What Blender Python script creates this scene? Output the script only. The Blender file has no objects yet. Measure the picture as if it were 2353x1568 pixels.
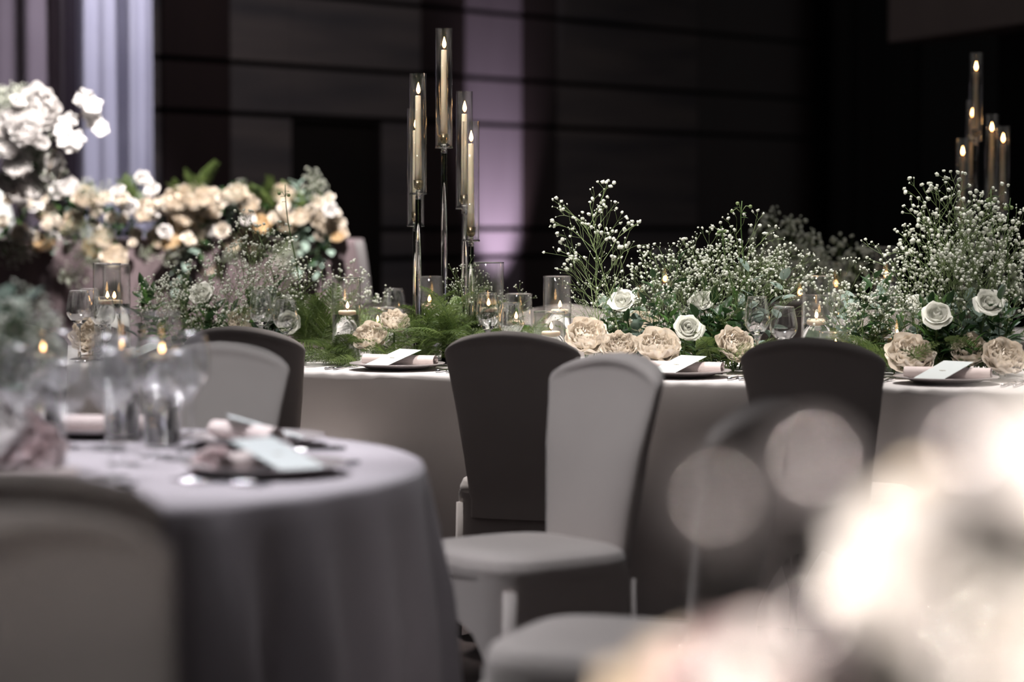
import bpy, math, random
from mathutils import Vector, Matrix, Quaternion
R = random.Random(11)
PI = math.pi
SC = bpy.context.scene
COL = SC.collection

# ------------------------------------------------------------------ camera
IW, IH, FPX = 2353.0, 1568.0, 85.0 / 36.0 * 2353.0
HORIZON = 510.0
CAMZ = 1.24
PITCH = math.atan((IH / 2 - HORIZON) / FPX)
cam_d = bpy.data.cameras.new('camera')
cam = bpy.data.objects.new('camera', cam_d)
COL.objects.link(cam)
cam.location = (0, 0, CAMZ)
cam.rotation_euler = (PI / 2 - PITCH, 0, 0)
cam_d.sensor_fit = 'HORIZONTAL'
cam_d.sensor_width = 36
cam_d.lens = 85
cam_d.clip_end = 100
cam_d.dof.use_dof = True
cam_d.dof.focus_distance = 7.9
cam_d.dof.aperture_fstop = 1.7
SC.camera = cam
vs = SC.view_settings
vs.view_transform = 'Standard'
vs.look = 'None'
vs.gamma = 1
vs.use_curve_mapping = False
vs.exposure = 0.0
SC.cycles.transparent_max_bounces = 16
SC.cycles.max_bounces = 6
SC.cycles.diffuse_bounces = 2
SC.cycles.glossy_bounces = 3
SC.cycles.transmission_bounces = 6
SC.cycles.sample_clamp_indirect = 15
SC.cycles.caustics_reflective = False
SC.cycles.adaptive_threshold = .03

def P(px, py, D):
    """point of the place seen at pixel (px,py) of the photograph, D metres ahead"""
    x = (px - IW / 2) / FPX
    y = (IH / 2 - py) / FPX
    c, s = math.cos(PITCH), math.sin(PITCH)
    v = Vector((x, c + y * s, -s + y * c))
    v *= D / v.y
    return Vector((v.x, D, CAMZ + v.z))

# ------------------------------------------------------------------ world and lights
w = bpy.data.worlds.new('hall_ambience')
SC.world = w
w.use_nodes = True
w.node_tree.nodes['Background'].inputs[0].default_value = (1.0, .95, .95, 1)
w.node_tree.nodes['Background'].inputs[1].default_value = 0.048

def spot(name, loc, target, power, color, angle, blend=0.6, radius=0.12):
    l = bpy.data.lights.new(name, 'SPOT')
    l.energy = power
    l.color = color
    l.spot_size = math.radians(angle)
    l.spot_blend = blend
    l.shadow_soft_size = radius
    o = bpy.data.objects.new(name, l)
    COL.objects.link(o)
    o.location = loc
    o.rotation_euler = (Vector(target) - Vector(loc)).to_track_quat('-Z', 'Y').to_euler()
    return o

spot('ceiling_spot_table_centre', (-.5, 8.75, 5.6), (.0, 8.15, 0.8), 1700, (1, .95, .92), 30, .9)
spot('ceiling_spot_table_right', (1.5, 8.1, 5.6), (1.55, 7.7, 0.8), 1000, (1, .95, .92), 30, .9)
spot('ceiling_spot_table_left', (-2.2, 9.4, 5.6), (-1.75, 8.85, 0.8), 850, (1, .95, .92), 28, .9)
for fx, fy, tx, ty, tz, pw in [(-2.95, 4.75, -1.35, 8.6, 1.25, 800), (-1.75, 4.15, -.15, 8.2, 1.30, 1750), (-.85, 3.8, .75, 7.85, 1.22, 1600), (.1, 3.4, 1.65, 7.45, 1.22, 850)]:
    spot('ceiling_spot_flowers', (fx, fy, 5.8), (tx, ty, tz), pw, (1, .93, .88), 12.5, .35)
for rx, ry, pw in [(-1.5, 5.2, 560), (-.5, 4.2, 520), (-2.3, 6.2, 520)]:
    spot('ceiling_spot_round_table', (rx, ry, 5.6), (-1.0, 4.95, 0.75), pw, (.97, .95, 1), 25, .8, .10)
spot('fill_pale_chair', (-1.5, 5.3, 5.8), (.03, 5.64, 0.55), 620, (.97, .97, 1), 17, .5)  # added narrow lamp that lifts the pale chair's seat and front
spot('fill_grey_chair', (-1.7, 2.6, 5.4), (-.75, 6.22, 0.68), 480, (.95, .97, 1), 9, .4)  # narrow front lamp added for the grey chair alone
spot('fill_third_chair', (-2.6, 4.3, 5.4), (.1, 4.33, 0.45), 520, (.96, .97, 1), 11, .5)  # added to brighten the third chair's seat
spot('fill_near_chair', (-1.6, .8, 4.8), (-.5, 2.6, .6), 160, (1, .98, .95), 18, .6)  # added lamp, raises the otherwise dark near chair
spot('ceiling_spot_head_table', (-1.0, 10.6, 6.2), (-1.9, 13.0, 1.25), 5200, (1, .93, .89), 36, .7)
spot('ceiling_spot_tall_flowers', (-2.2, 10.2, 6.0), (-2.75, 12.7, 1.6), 330, (1, .95, .95), 18, .7)
spot('ceiling_spot_curtain', (-1.0, 14.2, 6.5), (-2.6, 16.0, 1.9), 2000, (.87, .85, 1), 36, .8)
spot('fill_near_bouquet', (0.5, -.9, 3.7), (0.52, 1.35, 1.0), 2300, (1, .91, .81), 19, .6)  # fill added behind the camera to light the bouquet's faces
spot('fill_near_glints', (1.1, 1.4, 4.2), (0.62, 1.75, 0.85), 800, (1, .96, .96), 28, .7)  # added overhead for the soft foreground discs and the near cloth
spot('ceiling_spot_far_table', (2.2, 11.6, 5.6), (2.0, 10.8, 0.8), 420, (1, .95, .9), 36, .8)
spot('ceiling_spot_wall', (-1.0, 14.5, 6.0), (-1.6, 19.6, 2.3), 230, (1, .95, .97), 62, .9, .3)
spot('floor_uplight_column', (.28, 20.38, 0.06), (-.21, 20.80, 1.9), 400, (.94, .85, 1), 40, 1.0, .04)

# ------------------------------------------------------------------ materials
def lin(c):
    return tuple(((v / 255) / 12.92 if v / 255 <= .04045 else ((v / 255 + .055) / 1.055) ** 2.4) for v in c) + (1,)

def mat(name):
    m = bpy.data.materials.new(name)
    m.use_nodes = True
    nt = m.node_tree
    nt.nodes.clear()
    out = nt.nodes.new('ShaderNodeOutputMaterial')
    return m, nt, out

def noise_col(nt, ca, cb, scale, detail=3, coord='Object', stretch=None):
    tc = nt.nodes.new('ShaderNodeTexCoord')
    src = tc.outputs[coord]
    if stretch:
        mp = nt.nodes.new('ShaderNodeMapping')
        mp.inputs['Scale'].default_value = stretch
        nt.links.new(src, mp.inputs[0])
        src = mp.outputs[0]
    n = nt.nodes.new('ShaderNodeTexNoise')
    n.inputs['Scale'].default_value = scale
    n.inputs['Detail'].default_value = detail
    nt.links.new(src, n.inputs['Vector'])
    r = nt.nodes.new('ShaderNodeValToRGB')
    r.color_ramp.elements[0].color = ca
    r.color_ramp.elements[1].color = cb
    r.color_ramp.elements[0].position = .3
    r.color_ramp.elements[1].position = .7
    nt.links.new(n.outputs['Fac'], r.inputs[0])
    return r.outputs[0], n.outputs['Fac']

def principled(name, ca, cb=None, rough=.6, scale=8, bump=0, bscale=200, metal=0, sheen=0, stretch=None, spec=.5, sss=0):
    m, nt, out = mat(name)
    b = nt.nodes.new('ShaderNodeBsdfPrincipled')
    col, fac = noise_col(nt, lin(ca), lin(cb or ca), scale, stretch=stretch)
    nt.links.new(col, b.inputs['Base Color'])
    b.inputs['Roughness'].default_value = rough
    b.inputs['Metallic'].default_value = metal
    b.inputs['Specular IOR Level'].default_value = spec
    if sheen:
        b.inputs['Sheen Weight'].default_value = sheen
    if sss:
        b.inputs['Subsurface Weight'].default_value = sss
        b.inputs['Subsurface Radius'].default_value = (1, .6, .4)
        b.inputs['Subsurface Scale'].default_value = .012
    if bump:
        tc = nt.nodes.new('ShaderNodeTexCoord')
        n = nt.nodes.new('ShaderNodeTexNoise')
        n.inputs['Scale'].default_value = bscale
        nt.links.new(tc.outputs['Object'], n.inputs['Vector'])
        bp = nt.nodes.new('ShaderNodeBump')
        bp.inputs['Strength'].default_value = bump
        bp.inputs['Distance'].default_value = .01
        nt.links.new(n.outputs['Fac'], bp.inputs['Height'])
        nt.links.new(bp.outputs[0], b.inputs['Normal'])
    nt.links.new(b.outputs[0], out.inputs[0])
    return m

def translucent(name, ca, cb, scale=30, trans=.3, rough=.5):
    """petal or leaf: diffuse with light passing through"""
    m, nt, out = mat(name)
    col, _ = noise_col(nt, lin(ca), lin(cb), scale)
    b = nt.nodes.new('ShaderNodeBsdfPrincipled')
    b.inputs['Roughness'].default_value = rough
    b.inputs['Specular IOR Level'].default_value = .35
    t = nt.nodes.new('ShaderNodeBsdfTranslucent')
    mx = nt.nodes.new('ShaderNodeMixShader')
    mx.inputs[0].default_value = trans
    nt.links.new(col, b.inputs['Base Color'])
    nt.links.new(col, t.inputs['Color'])
    nt.links.new(b.outputs[0], mx.inputs[1])
    nt.links.new(t.outputs[0], mx.inputs[2])
    nt.links.new(mx.outputs[0], out.inputs[0])
    return m

def thin_glass(name, rough=.02, tint=(.97, .98, .97, 1), ior=1.5):
    m, nt, out = mat(name)
    g = nt.nodes.new('ShaderNodeNewGeometry')
    mth = nt.nodes.new('ShaderNodeMath')      # ior on front faces, 1/ior on back faces: same reflectance both ways
    mth.operation = 'MULTIPLY_ADD'
    mth.inputs[1].default_value = 1 / ior - ior
    mth.inputs[2].default_value = ior
    nt.links.new(g.outputs['Backfacing'], mth.inputs[0])
    fr = nt.nodes.new('ShaderNodeFresnel')
    nt.links.new(mth.outputs[0], fr.inputs['IOR'])
    t = nt.nodes.new('ShaderNodeBsdfTransparent')
    t.inputs[0].default_value = tint
    gl = nt.nodes.new('ShaderNodeBsdfGlossy')
    gl.inputs['Roughness'].default_value = rough
    gl.inputs['Color'].default_value = (1, 1, 1, 1)
    mx = nt.nodes.new('ShaderNodeMixShader')
    nt.links.new(fr.outputs[0], mx.inputs[0])
    nt.links.new(t.outputs[0], mx.inputs[1])
    nt.links.new(gl.outputs[0], mx.inputs[2])
    nt.links.new(mx.outputs[0], out.inputs[0])
    return m

def solid_glass(name, ior=1.5, rough=0.0, col=(1, 1, 1, 1)):
    m, nt, out = mat(name)
    g = nt.nodes.new('ShaderNodeBsdfGlass')
    g.inputs['IOR'].default_value = ior
    g.inputs['Roughness'].default_value = rough
    g.inputs['Color'].default_value = col
    nt.links.new(g.outputs[0], out.inputs[0])
    return m

def flame_mat():
    m, nt, out = mat('flame')
    tc = nt.nodes.new('ShaderNodeTexCoord')
    sp = nt.nodes.new('ShaderNodeSeparateXYZ')
    nt.links.new(tc.outputs['Generated'], sp.inputs[0])
    r = nt.nodes.new('ShaderNodeValToRGB')
    r.color_ramp.elements[0].color = (1, .32, .07, 1)
    r.color_ramp.elements[1].color = (1, .52, .2, 1)
    e = r.color_ramp.elements.new(.3)
    e.color = (1, .60, .27, 1)
    nt.links.new(sp.outputs['Z'], r.inputs[0])
    em = nt.nodes.new('ShaderNodeEmission')
    em.inputs['Strength'].default_value = 20
    nt.links.new(r.outputs[0], em.inputs[0])
    nt.links.new(em.outputs[0], out.inputs[0])
    return m

M = {
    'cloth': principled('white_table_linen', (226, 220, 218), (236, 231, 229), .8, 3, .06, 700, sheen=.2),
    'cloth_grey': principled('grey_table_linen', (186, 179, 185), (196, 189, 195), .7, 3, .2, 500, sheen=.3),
    'cover': principled('ivory_stretch_chair_cover', (202, 193, 189), (212, 203, 199), .75, 3, .15, 700, sheen=.25),
    'napkin': principled('rolled_linen', (222, 206, 203), (232, 218, 214), .85, 20, .3, 600, sheen=.2),
    'card': principled('menu_card', (198, 205, 205), (208, 214, 213), .6, 4),
    'ink': principled('card_ink', (150, 140, 120), (170, 160, 140), .4, 4),
    'plate': principled('grey_glazed_plate', (165, 158, 158), (180, 172, 172), .25, 4),
    'silver': principled('polished_cutlery', (205, 205, 208), (225, 225, 228), .16, 10, metal=1),
    'wax': principled('ivory_wax', (246, 226, 196), (250, 234, 208), .5, 6, sss=.4),
    'wick': principled('burnt_wick', (30, 24, 20), (50, 40, 34), .9, 40),
    'brass': principled('candle_cup_metal', (160, 140, 110), (185, 165, 135), .2, 10, metal=1),
    'glass': thin_glass('clear_thin_glass', .02, (.975, .98, .975, 1), 1.5),
    'bowl': thin_glass('clear_wine_glass', .03, (.98, .985, .985, 1), 1.95),
    'bowl_soft': thin_glass('crystal_wine_glass', .21, (.98, .985, .985, 1), 2.2),
    'glint': principled('glint_knob', (168, 160, 164), (184, 178, 182), .14, 6, metal=.6),  # made-up shiny knob surface that throws the soft foreground discs
    'solid': solid_glass('clear_solid_glass', 1.5),
    'acrylic': solid_glass('clear_acrylic_rod', 1.45),
    'water': solid_glass('water', 1.33),
    'flame': flame_mat(),
    'rose': translucent('ivory_rose_petal', (246, 247, 236), (253, 253, 247), 18, .3),
    'rose_bg': translucent('cream_rose_petal', (252, 242, 228), (254, 248, 240), 14, .3),
    'white_bg': translucent('white_flower_petal', (252, 248, 246), (254, 252, 251), 14, .3),
    'peony': translucent('blush_peony_petal', (255, 241, 223), (255, 248, 237), 16, .2),
    'peach': translucent('peach_petal', (250, 226, 188), (253, 236, 208), 14, .3),
    'pink': translucent('pale_pink_petal', (251, 232, 232), (253, 242, 241), 14, .3),
    'bud': translucent('babys_breath_blossom', (206, 210, 196), (228, 231, 220), 90, .2),
    'gstem': principled('babys_breath_stem', (96, 116, 70), (126, 142, 96), .6, 30),
    'stem': principled('flower_stem', (62, 88, 44), (84, 108, 58), .55, 30),
    'fern': translucent('fern_leaflet', (54, 74, 34), (98, 116, 58), 12, .3, .45),
    'fern2': translucent('light_fern_leaflet', (78, 98, 48), (120, 138, 80), 12, .3, .45),
    'leaf': translucent('dark_green_leaf', (34, 60, 34), (62, 92, 50), 14, .2, .4),
    'leaf2': translucent('mid_green_leaf', (60, 96, 44), (96, 132, 66), 14, .25, .4),
    'euc': translucent('eucalyptus_leaf', (118, 140, 130), (156, 172, 160), 20, .2, .5),
    'floor': principled('dark_patterned_carpet', (46, 38, 38), (66, 54, 52), .95, 9, .4, 300),
    'brown': principled('dark_red_brown_lacquer_panel', (50, 40, 41), (58, 46, 46), .4, 3, stretch=(1, 1, .2)),
    'niche': principled('uplit_pale_panel', (126, 112, 122), (138, 124, 134), .5, 3, stretch=(1, 1, .2)),  # lit column put into the colour: paled so the uplight gets straight edges
    'grey': principled('grey_brown_fabric_panel', (84, 80, 84), (118, 108, 106), .85, 1.6, .2, 120, stretch=(.35, .35, 3.2)),
    'black': principled('black_wall', (16, 15, 16), (22, 20, 21), .8, 3),
    'door': principled('dark_door_leaf', (24, 18, 17), (30, 23, 21), .6, 3),
    'drape_white': translucent('white_sheer_drape', (214, 212, 226), (226, 224, 236), 2, .3, .8),
    'drape_mauve': principled('mauve_grey_drape', (112, 100, 106), (122, 110, 116), .85, 2, sheen=.2),
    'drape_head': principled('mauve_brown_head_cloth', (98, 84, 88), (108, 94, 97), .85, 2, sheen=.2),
    'drape_black': principled('black_drape', (20, 18, 20), (28, 25, 27), .9, 2),
    'bulk': principled('taupe_bulkhead', (168, 156, 148), (178, 166, 156), .9, 2),
    'stage': principled('stage_carpet', (40, 34, 36), (52, 44, 44), .95, 20, .3, 200),
}

# ------------------------------------------------------------------ mesh helpers
class MB:
    def __init__(s):
        s.v = []
        s.f = []

    def add(s, verts, faces):
        n = len(s.v)
        s.v += [tuple(v) for v in verts]
        s.f += [tuple(i + n for i in f) for f in faces]
        return s

    def box(s, a, b):
        x0, y0, z0 = a
        x1, y1, z1 = b
        return s.add([(x0, y0, z0), (x1, y0, z0), (x1, y1, z0), (x0, y1, z0), (x0, y0, z1), (x1, y0, z1), (x1, y1, z1), (x0, y1, z1)],
                     [(0, 3, 2, 1), (4, 5, 6, 7), (0, 1, 5, 4), (1, 2, 6, 5), (2, 3, 7, 6), (3, 0, 4, 7)])

    def lathe(s, prof, n=24, closed=False, c=(0, 0, 0)):
        """profile of (r,z); points with r==0 become poles"""
        rings = []
        base = len(s.v)
        for r, z in prof:
            if r < 1e-6:
                s.v.append((c[0], c[1], c[2] + z))
                rings.append([len(s.v) - 1])
            else:
                ids = []
                for k in range(n):
                    a = 2 * PI * k / n
                    s.v.append((c[0] + r * math.cos(a), c[1] + r * math.sin(a), c[2] + z))
                    ids.append(len(s.v) - 1)
                rings.append(ids)
        pairs = list(zip(rings, rings[1:])) + ([(rings[-1], rings[0])] if closed else [])
        for A, B in pairs:
            for k in range(n):
                k2 = (k + 1) % n
                if len(A) == 1 and len(B) == 1:
                    break
                if len(A) == 1:
                    s.f.append((A[0], B[k2], B[k]))
                elif len(B) == 1:
                    s.f.append((A[k], A[k2], B[0]))
                else:
                    s.f.append((A[k], A[k2], B[k2], B[k]))
        return s

    def tube(s, pts, rad, n=6, cap=True):
        pts = [Vector(p) for p in pts]
        if not isinstance(rad, (list, tuple)):
            rad = [rad] * len(pts)
        rings = []
        up = Vector((.31, .22, .93))
        for i, p in enumerate(pts):
            d = (pts[min(i + 1, len(pts) - 1)] - pts[max(i - 1, 0)]).normalized()
            a = d.cross(up)
            if a.length < .05:
                a = d.cross(Vector((1, 0, 0)))
            a.normalize()
            b = d.cross(a)
            ids = []
            for k in range(n):
                t = 2 * PI * k / n
                s.v.append(tuple(p + (a * math.cos(t) + b * math.sin(t)) * rad[i]))
                ids.append(len(s.v) - 1)
            rings.append(ids)
        for A, B in zip(rings, rings[1:]):
            for k in range(n):
                k2 = (k + 1) % n
                s.f.append((A[k], B[k], B[k2], A[k2]))
        if cap:
            s.f.append(tuple(rings[0]))
            s.f.append(tuple(reversed(rings[-1])))
        return s

    def grid(s, fn, nu, nv, closed_u=False):
        base = len(s.v)
        for j in range(nv + 1):
            for i in range(nu if closed_u else nu + 1):
                s.v.append(tuple(fn(i / nu, j / nv)))
        wv = nu if closed_u else nu + 1
        for j in range(nv):
            for i in range(nu):
                a = base + j * wv + i
                b = base + j * wv + (i + 1) % wv
                s.f.append((a, b, b + wv, a + wv))
        return s

    def ico(s, c, r, sub=1):
        vs_, fs_ = ICO[sub]
        return s.add([(c[0] + x * r, c[1] + y * r, c[2] + z * r) for x, y, z in vs_], fs_)

    def mesh(s, name, m, smooth=True):
        me = bpy.data.meshes.new(name)
        me.from_pydata(s.v, [], s.f)
        if smooth:
            me.polygons.foreach_set('use_smooth', [True] * len(me.polygons))
        me.materials.append(M[m])
        me.update()
        return me

    def build(s, name, m, parent=None, smooth=True):
        return obj(name, s.mesh(name, m, smooth), parent)

def ico_data(sub):
    t = (1 + 5 ** .5) / 2
    v = [Vector(p).normalized() for p in [(-1, t, 0), (1, t, 0), (-1, -t, 0), (1, -t, 0), (0, -1, t), (0, 1, t), (0, -1, -t), (0, 1, -t), (t, 0, -1), (t, 0, 1), (-t, 0, -1), (-t, 0, 1)]]
    f = [(0, 11, 5), (0, 5, 1), (0, 1, 7), (0, 7, 10), (0, 10, 11), (1, 5, 9), (5, 11, 4), (11, 10, 2), (10, 7, 6), (7, 1, 8), (3, 9, 4), (3, 4, 2), (3, 2, 6), (3, 6, 8), (3, 8, 9), (4, 9, 5), (2, 4, 11), (6, 2, 10), (8, 6, 7), (9, 8, 1)]
    for _ in range(sub):
        cache = {}
        nf = []
        def mid(a, b):
            k = (min(a, b), max(a, b))
            if k not in cache:
                v.append(((v[a] + v[b]) / 2).normalized())
                cache[k] = len(v) - 1
            return cache[k]
        for a, b, c in f:
            x, y, z = mid(a, b), mid(b, c), mid(c, a)
            nf += [(a, x, z), (b, y, x), (c, z, y), (x, y, z)]
        f = nf
    return [tuple(p) for p in v], f
ICO = [ico_data(0), ico_data(1)]

def obj(name, me, parent=None):
    o = bpy.data.objects.new(name, me)
    COL.objects.link(o)
    if parent is not None:
        o.parent = parent
    return o

def tag(o, label, cat, group=None):
    o['label'] = label
    o['category'] = cat
    if group:
        o['group'] = group
    return o

def thing(name, label, cat, loc=(0, 0, 0), rz=0, group=None):
    o = obj(name, None)
    o.empty_display_size = .05
    o.location = loc
    o.rotation_euler = (0, 0, rz)
    return tag(o, label, cat, group)

def structure(o):
    o['kind'] = 'structure'
    return o

def copy_tree(o, parent=None):
    c = o.copy()
    COL.objects.link(c)
    c.parent = parent
    for ch in o.children:
        copy_tree(ch, c)
    return c

def aim(o, direction, roll=0, loc=None, scale=1):
    q = Vector(direction).to_track_quat('Z', 'Y') @ Quaternion((0, 0, 1), roll)
    o.matrix_basis = Matrix.LocRotScale(Vector(loc) if loc is not None else o.location, q, Vector((scale,) * 3))

# ------------------------------------------------------------------ room shell
structure(MB().box((-9, -3, -.1), (12, 32, 0)).build('floor', 'floor', None, False))
WD = Vector((.670, .742, 0))      # back wall runs away to the right
WN = Vector((.742, -.670, 0))     # its normal, towards the room
W0 = Vector((0, 21, 0))
def wall_s(px):
    u = (px - IW / 2) / FPX
    D = 21 / (1 - (WD.y / WD.x) * u)
    return u * D / WD.x
def wall_box(mb, s0, s1, z0, z1, d0, d1):
    a, b = W0 + WD * s0, W0 + WD * s1
    q = [a + WN * d0, b + WN * d0, b + WN * d1, a + WN * d1]
    mb.add([(p.x, p.y, z) for z in (z0, z1) for p in q],
           [(0, 3, 2, 1), (4, 5, 6, 7), (0, 1, 5, 4), (1, 2, 6, 5), (2, 3, 7, 6), (3, 0, 4, 7)])
    return mb
wb = structure(wall_box(MB(), wall_s(-900), wall_s(2800), 0, 7, -.3, 0).build('wall_back', 'black', None, False))
ZR = [0.0, .94, 1.18, 2.07, 2.46, 3.02, 3.7, 4.4, 5.2]
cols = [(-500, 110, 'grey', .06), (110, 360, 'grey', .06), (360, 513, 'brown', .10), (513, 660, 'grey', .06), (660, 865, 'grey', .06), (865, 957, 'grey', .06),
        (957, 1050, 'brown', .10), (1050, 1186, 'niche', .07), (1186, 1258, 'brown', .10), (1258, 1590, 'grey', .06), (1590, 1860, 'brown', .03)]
for x0, x1, mm, proud in cols:
    for i in range(len(ZR) - 1):
        if x0 == 660 and i < 3:
            continue
        s0, s1 = wall_s(x0) + .004, wall_s(x1) - .004
        wall_box(MB(), s0, s1, ZR[i] + .022, ZR[i + 1] - .022, 0, proud).build('wall_panel', mm, wb, False)
dr = wall_box(MB(), wall_s(668), wall_s(858), 0.02, 2.03, 0.004, .03).build('door_1', 'door', None, False)
structure(dr)
hp = W0 + WD * (wall_s(680)) + WN * .06
MB().tube([hp + Vector((0, 0, 1.0)), hp + Vector((0, 0, 1.16))], .012, 8).build('door_handle', 'silver', dr)
ft = MB()
for a, b, z0, z1 in ((660, 667, 0, 2.07), (859, 865, 0, 2.07), (660, 865, 2.035, 2.07)):
    wall_box(ft, wall_s(a), wall_s(b), z0, z1, 0.002, .062)
structure(ft.build('trim_1', 'door', None, False))
# side wall at the right with a taupe bulkhead over a dark opening
a, b = P(2040, 300, 19.5), P(2900, 300, 15.0)
def vslab(p, q, z0, z1, th):
    p, q = Vector((p.x, p.y, 0)), Vector((q.x, q.y, 0))
    d = (q - p).normalized()
    n = Vector((-d.y, d.x, 0))
    q4 = [p, q, q + n * th, p + n * th]
    return MB().add([(v.x, v.y, z) for z in (z0, z1) for v in q4],
                    [(0, 3, 2, 1), (4, 5, 6, 7), (0, 1, 5, 4), (1, 2, 6, 5), (2, 3, 7, 6), (3, 0, 4, 7)])
structure(vslab(a, b, 2.68, 6.5, .4).build('trim_2', 'bulk', None, False))
structure(vslab(a + Vector((1.2, 1.6, 0)), b + Vector((1.2, 1.6, 0)), 0, 6.5, .2).build('wall_right', 'black', None, False))

def drape(name, p, q, z0, z1, m, folds, amp, label, nu=160, seed=1, taper=0):
    r = random.Random(seed)
    ph = [(r.uniform(.6, 1.5), r.uniform(0, 6.28), r.uniform(.4, 1)) for _ in range(4)]
    p, q = Vector(p), Vector(q)
    d = q - p
    n = Vector((d.y, -d.x, 0)).normalized()
    def fn(u, v):
        z = z0 + (z1 - z0) * v
        k = sum(math.sin(2 * PI * u * folds * f + o + .5 * math.sin(v * 2 + o)) * a_ for f, o, a_ in ph) / 2
        b = p + d * (u * (1 - taper * (1 - v) * 0) + taper * (1 - v) * .05 * math.sin(u * 9))
        b = b + n * amp * k * (.75 + .25 * v)
        return (b.x, b.y, z)
    o = MB().grid(fn, nu, 14).build(name, m)
    return tag(o, label, 'curtain')
drape('stage_curtain', (-2.36, 15.95, 0), (-2.84, 15.85, 0), .4, 6.2, 'drape_white', 2.3, .10, 'pale lavender-lit sheer curtain hanging beside the dark wall panels', 90, 4)
drape('stage_curtain', (-2.80, 16.0, 0), (-3.9, 16.0, 0), .4, 6.2, 'drape_mauve', 3.6, .06, 'mauve-grey curtain hanging behind the tall white flowers at the far left', 150, 9)
c0, c1 = W0 + WD * wall_s(1862) + WN * .25, W0 + WD * wall_s(2075) + WN * .25
drape('black_curtain', (c0.x, c0.y, 0), (c1.x, c1.y, 0), 0.02, 6.5, 'drape_black', 9, .05, 'black folded curtain at the right end of the dark panelled wall', 200, 3)
tag(MB().box((-4.0, 11.9, 0), (-.4, 16.2, .4)).build('stage_platform', 'stage', None, False), 'low dark carpeted stage platform under the flower-covered head table', 'stage')

# ------------------------------------------------------------------ chairs
def sup(a, wx, wy, e=2.8):
    c, s_ = math.cos(a), math.sin(a)
    return (wx * math.copysign(abs(c) ** (2 / e), c), wy * math.copysign(abs(s_) ** (2 / e), s_))

def make_chair():
    t = thing('banquet_chair', 'x', 'chair')
    # backrest: local -y is behind the sitter, top leans back
    def fn(u, v):
        a = 2 * PI * u
        if v <= .9:
            h = v / .9
            hw = .145 + .066 * (h ** 1.3) if h > .12 else .145
            th = .030 + .012 * math.sin(PI * min(1, h * 1.1))
            z0 = .36 + .49 * h
            x, y = sup(a, hw, th, 2.6)
            zt = z0 + (0.045 * (1 - (x / .21) ** 2) * h ** 4)
        else:
            k = (v - .9) / .1
            sc = math.cos(k * PI / 2)
            x, y = sup(a, .211 * (.82 + .18 * sc) * (sc ** .25 if k < 1 else 0), .042 * sc, 2.6)
            zt = .85 + .045 * (1 - (x / .21) ** 2) + .028 * math.sin(k * PI / 2)
        lean = -.215 - .10 * max(0, (zt - .42) / .48) ** 1.15
        curve = .035 * (x / .2) ** 2 * min(1, max(0, (zt - .4) / .3))
        return (x, y + lean + curve, zt)
    MB().grid(fn, 40, 40, True).build('backrest', 'cover', t)
    # seat cushion
    def fs(u, v):
        a = 2 * PI * u
        prof = [(.0, .482), (.5, .484), (.85, .478), (.96, .466), (1.0, .445), (1.0, .42), (.97, .40)]
        i = min(int(v * 6), 5)
        f = v * 6 - i
        r = prof[i][0] * (1 - f) + prof[i + 1][0] * f
        z = prof[i][1] * (1 - f) + prof[i + 1][1] * f
        x, y = sup(a, .215 * r, .205 * r, 4)
        return (x, y - .015, z)
    MB().grid(fs, 40, 18, True).build('seat', 'cover', t)
    # stretch skirt drawn down to the four feet with arches between
    def fk(u, v):
        a = 2 * PI * u
        x, y = sup(a, 1, 1, 5)
        corner = min(1, max(0, (min(abs(x), abs(y)) - .0) / 1.0)) ** 2.2
        zb = .03 + .30 * (1 - corner)
        z = .43 + (zb - .43) * v
        dn = (.43 - z) / .4
        wx = .213 * (1 - .05 * dn * (1 - corner) + .03 * dn)
        wy = .203 * (1 + .04 * dn)
        return (x * wx, y * wy - .015, z)
    MB().grid(fk, 64, 8, True).build('skirt', 'cover', t)
    for sx in (-1, 1):
        for sy in (-1, 1):
            MB().tube([(sx * .185, sy * .175 - .015, .40), (sx * .192, sy * .19 - .015, 0.0)], [.016, .012], 8).build('leg', 'cover', t)
    return t
CH0 = make_chair()
CH0_used = [False]
def chair(pos, face, label, group):
    """pos: centre of the top of the backrest on the ground plan; face: direction the sitter looks"""
    f = Vector((face[0], face[1])).normalized()
    rz = math.atan2(f.y, f.x) - PI / 2
    o = CH0 if not CH0_used[0] else copy_tree(CH0)
    CH0_used[0] = True
    back = .31
    o.location = (pos[0] + f.x * back, pos[1] + f.y * back, 0)
    o.rotation_euler = (0, 0, rz)
    return tag(o, label, 'chair', group)

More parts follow.
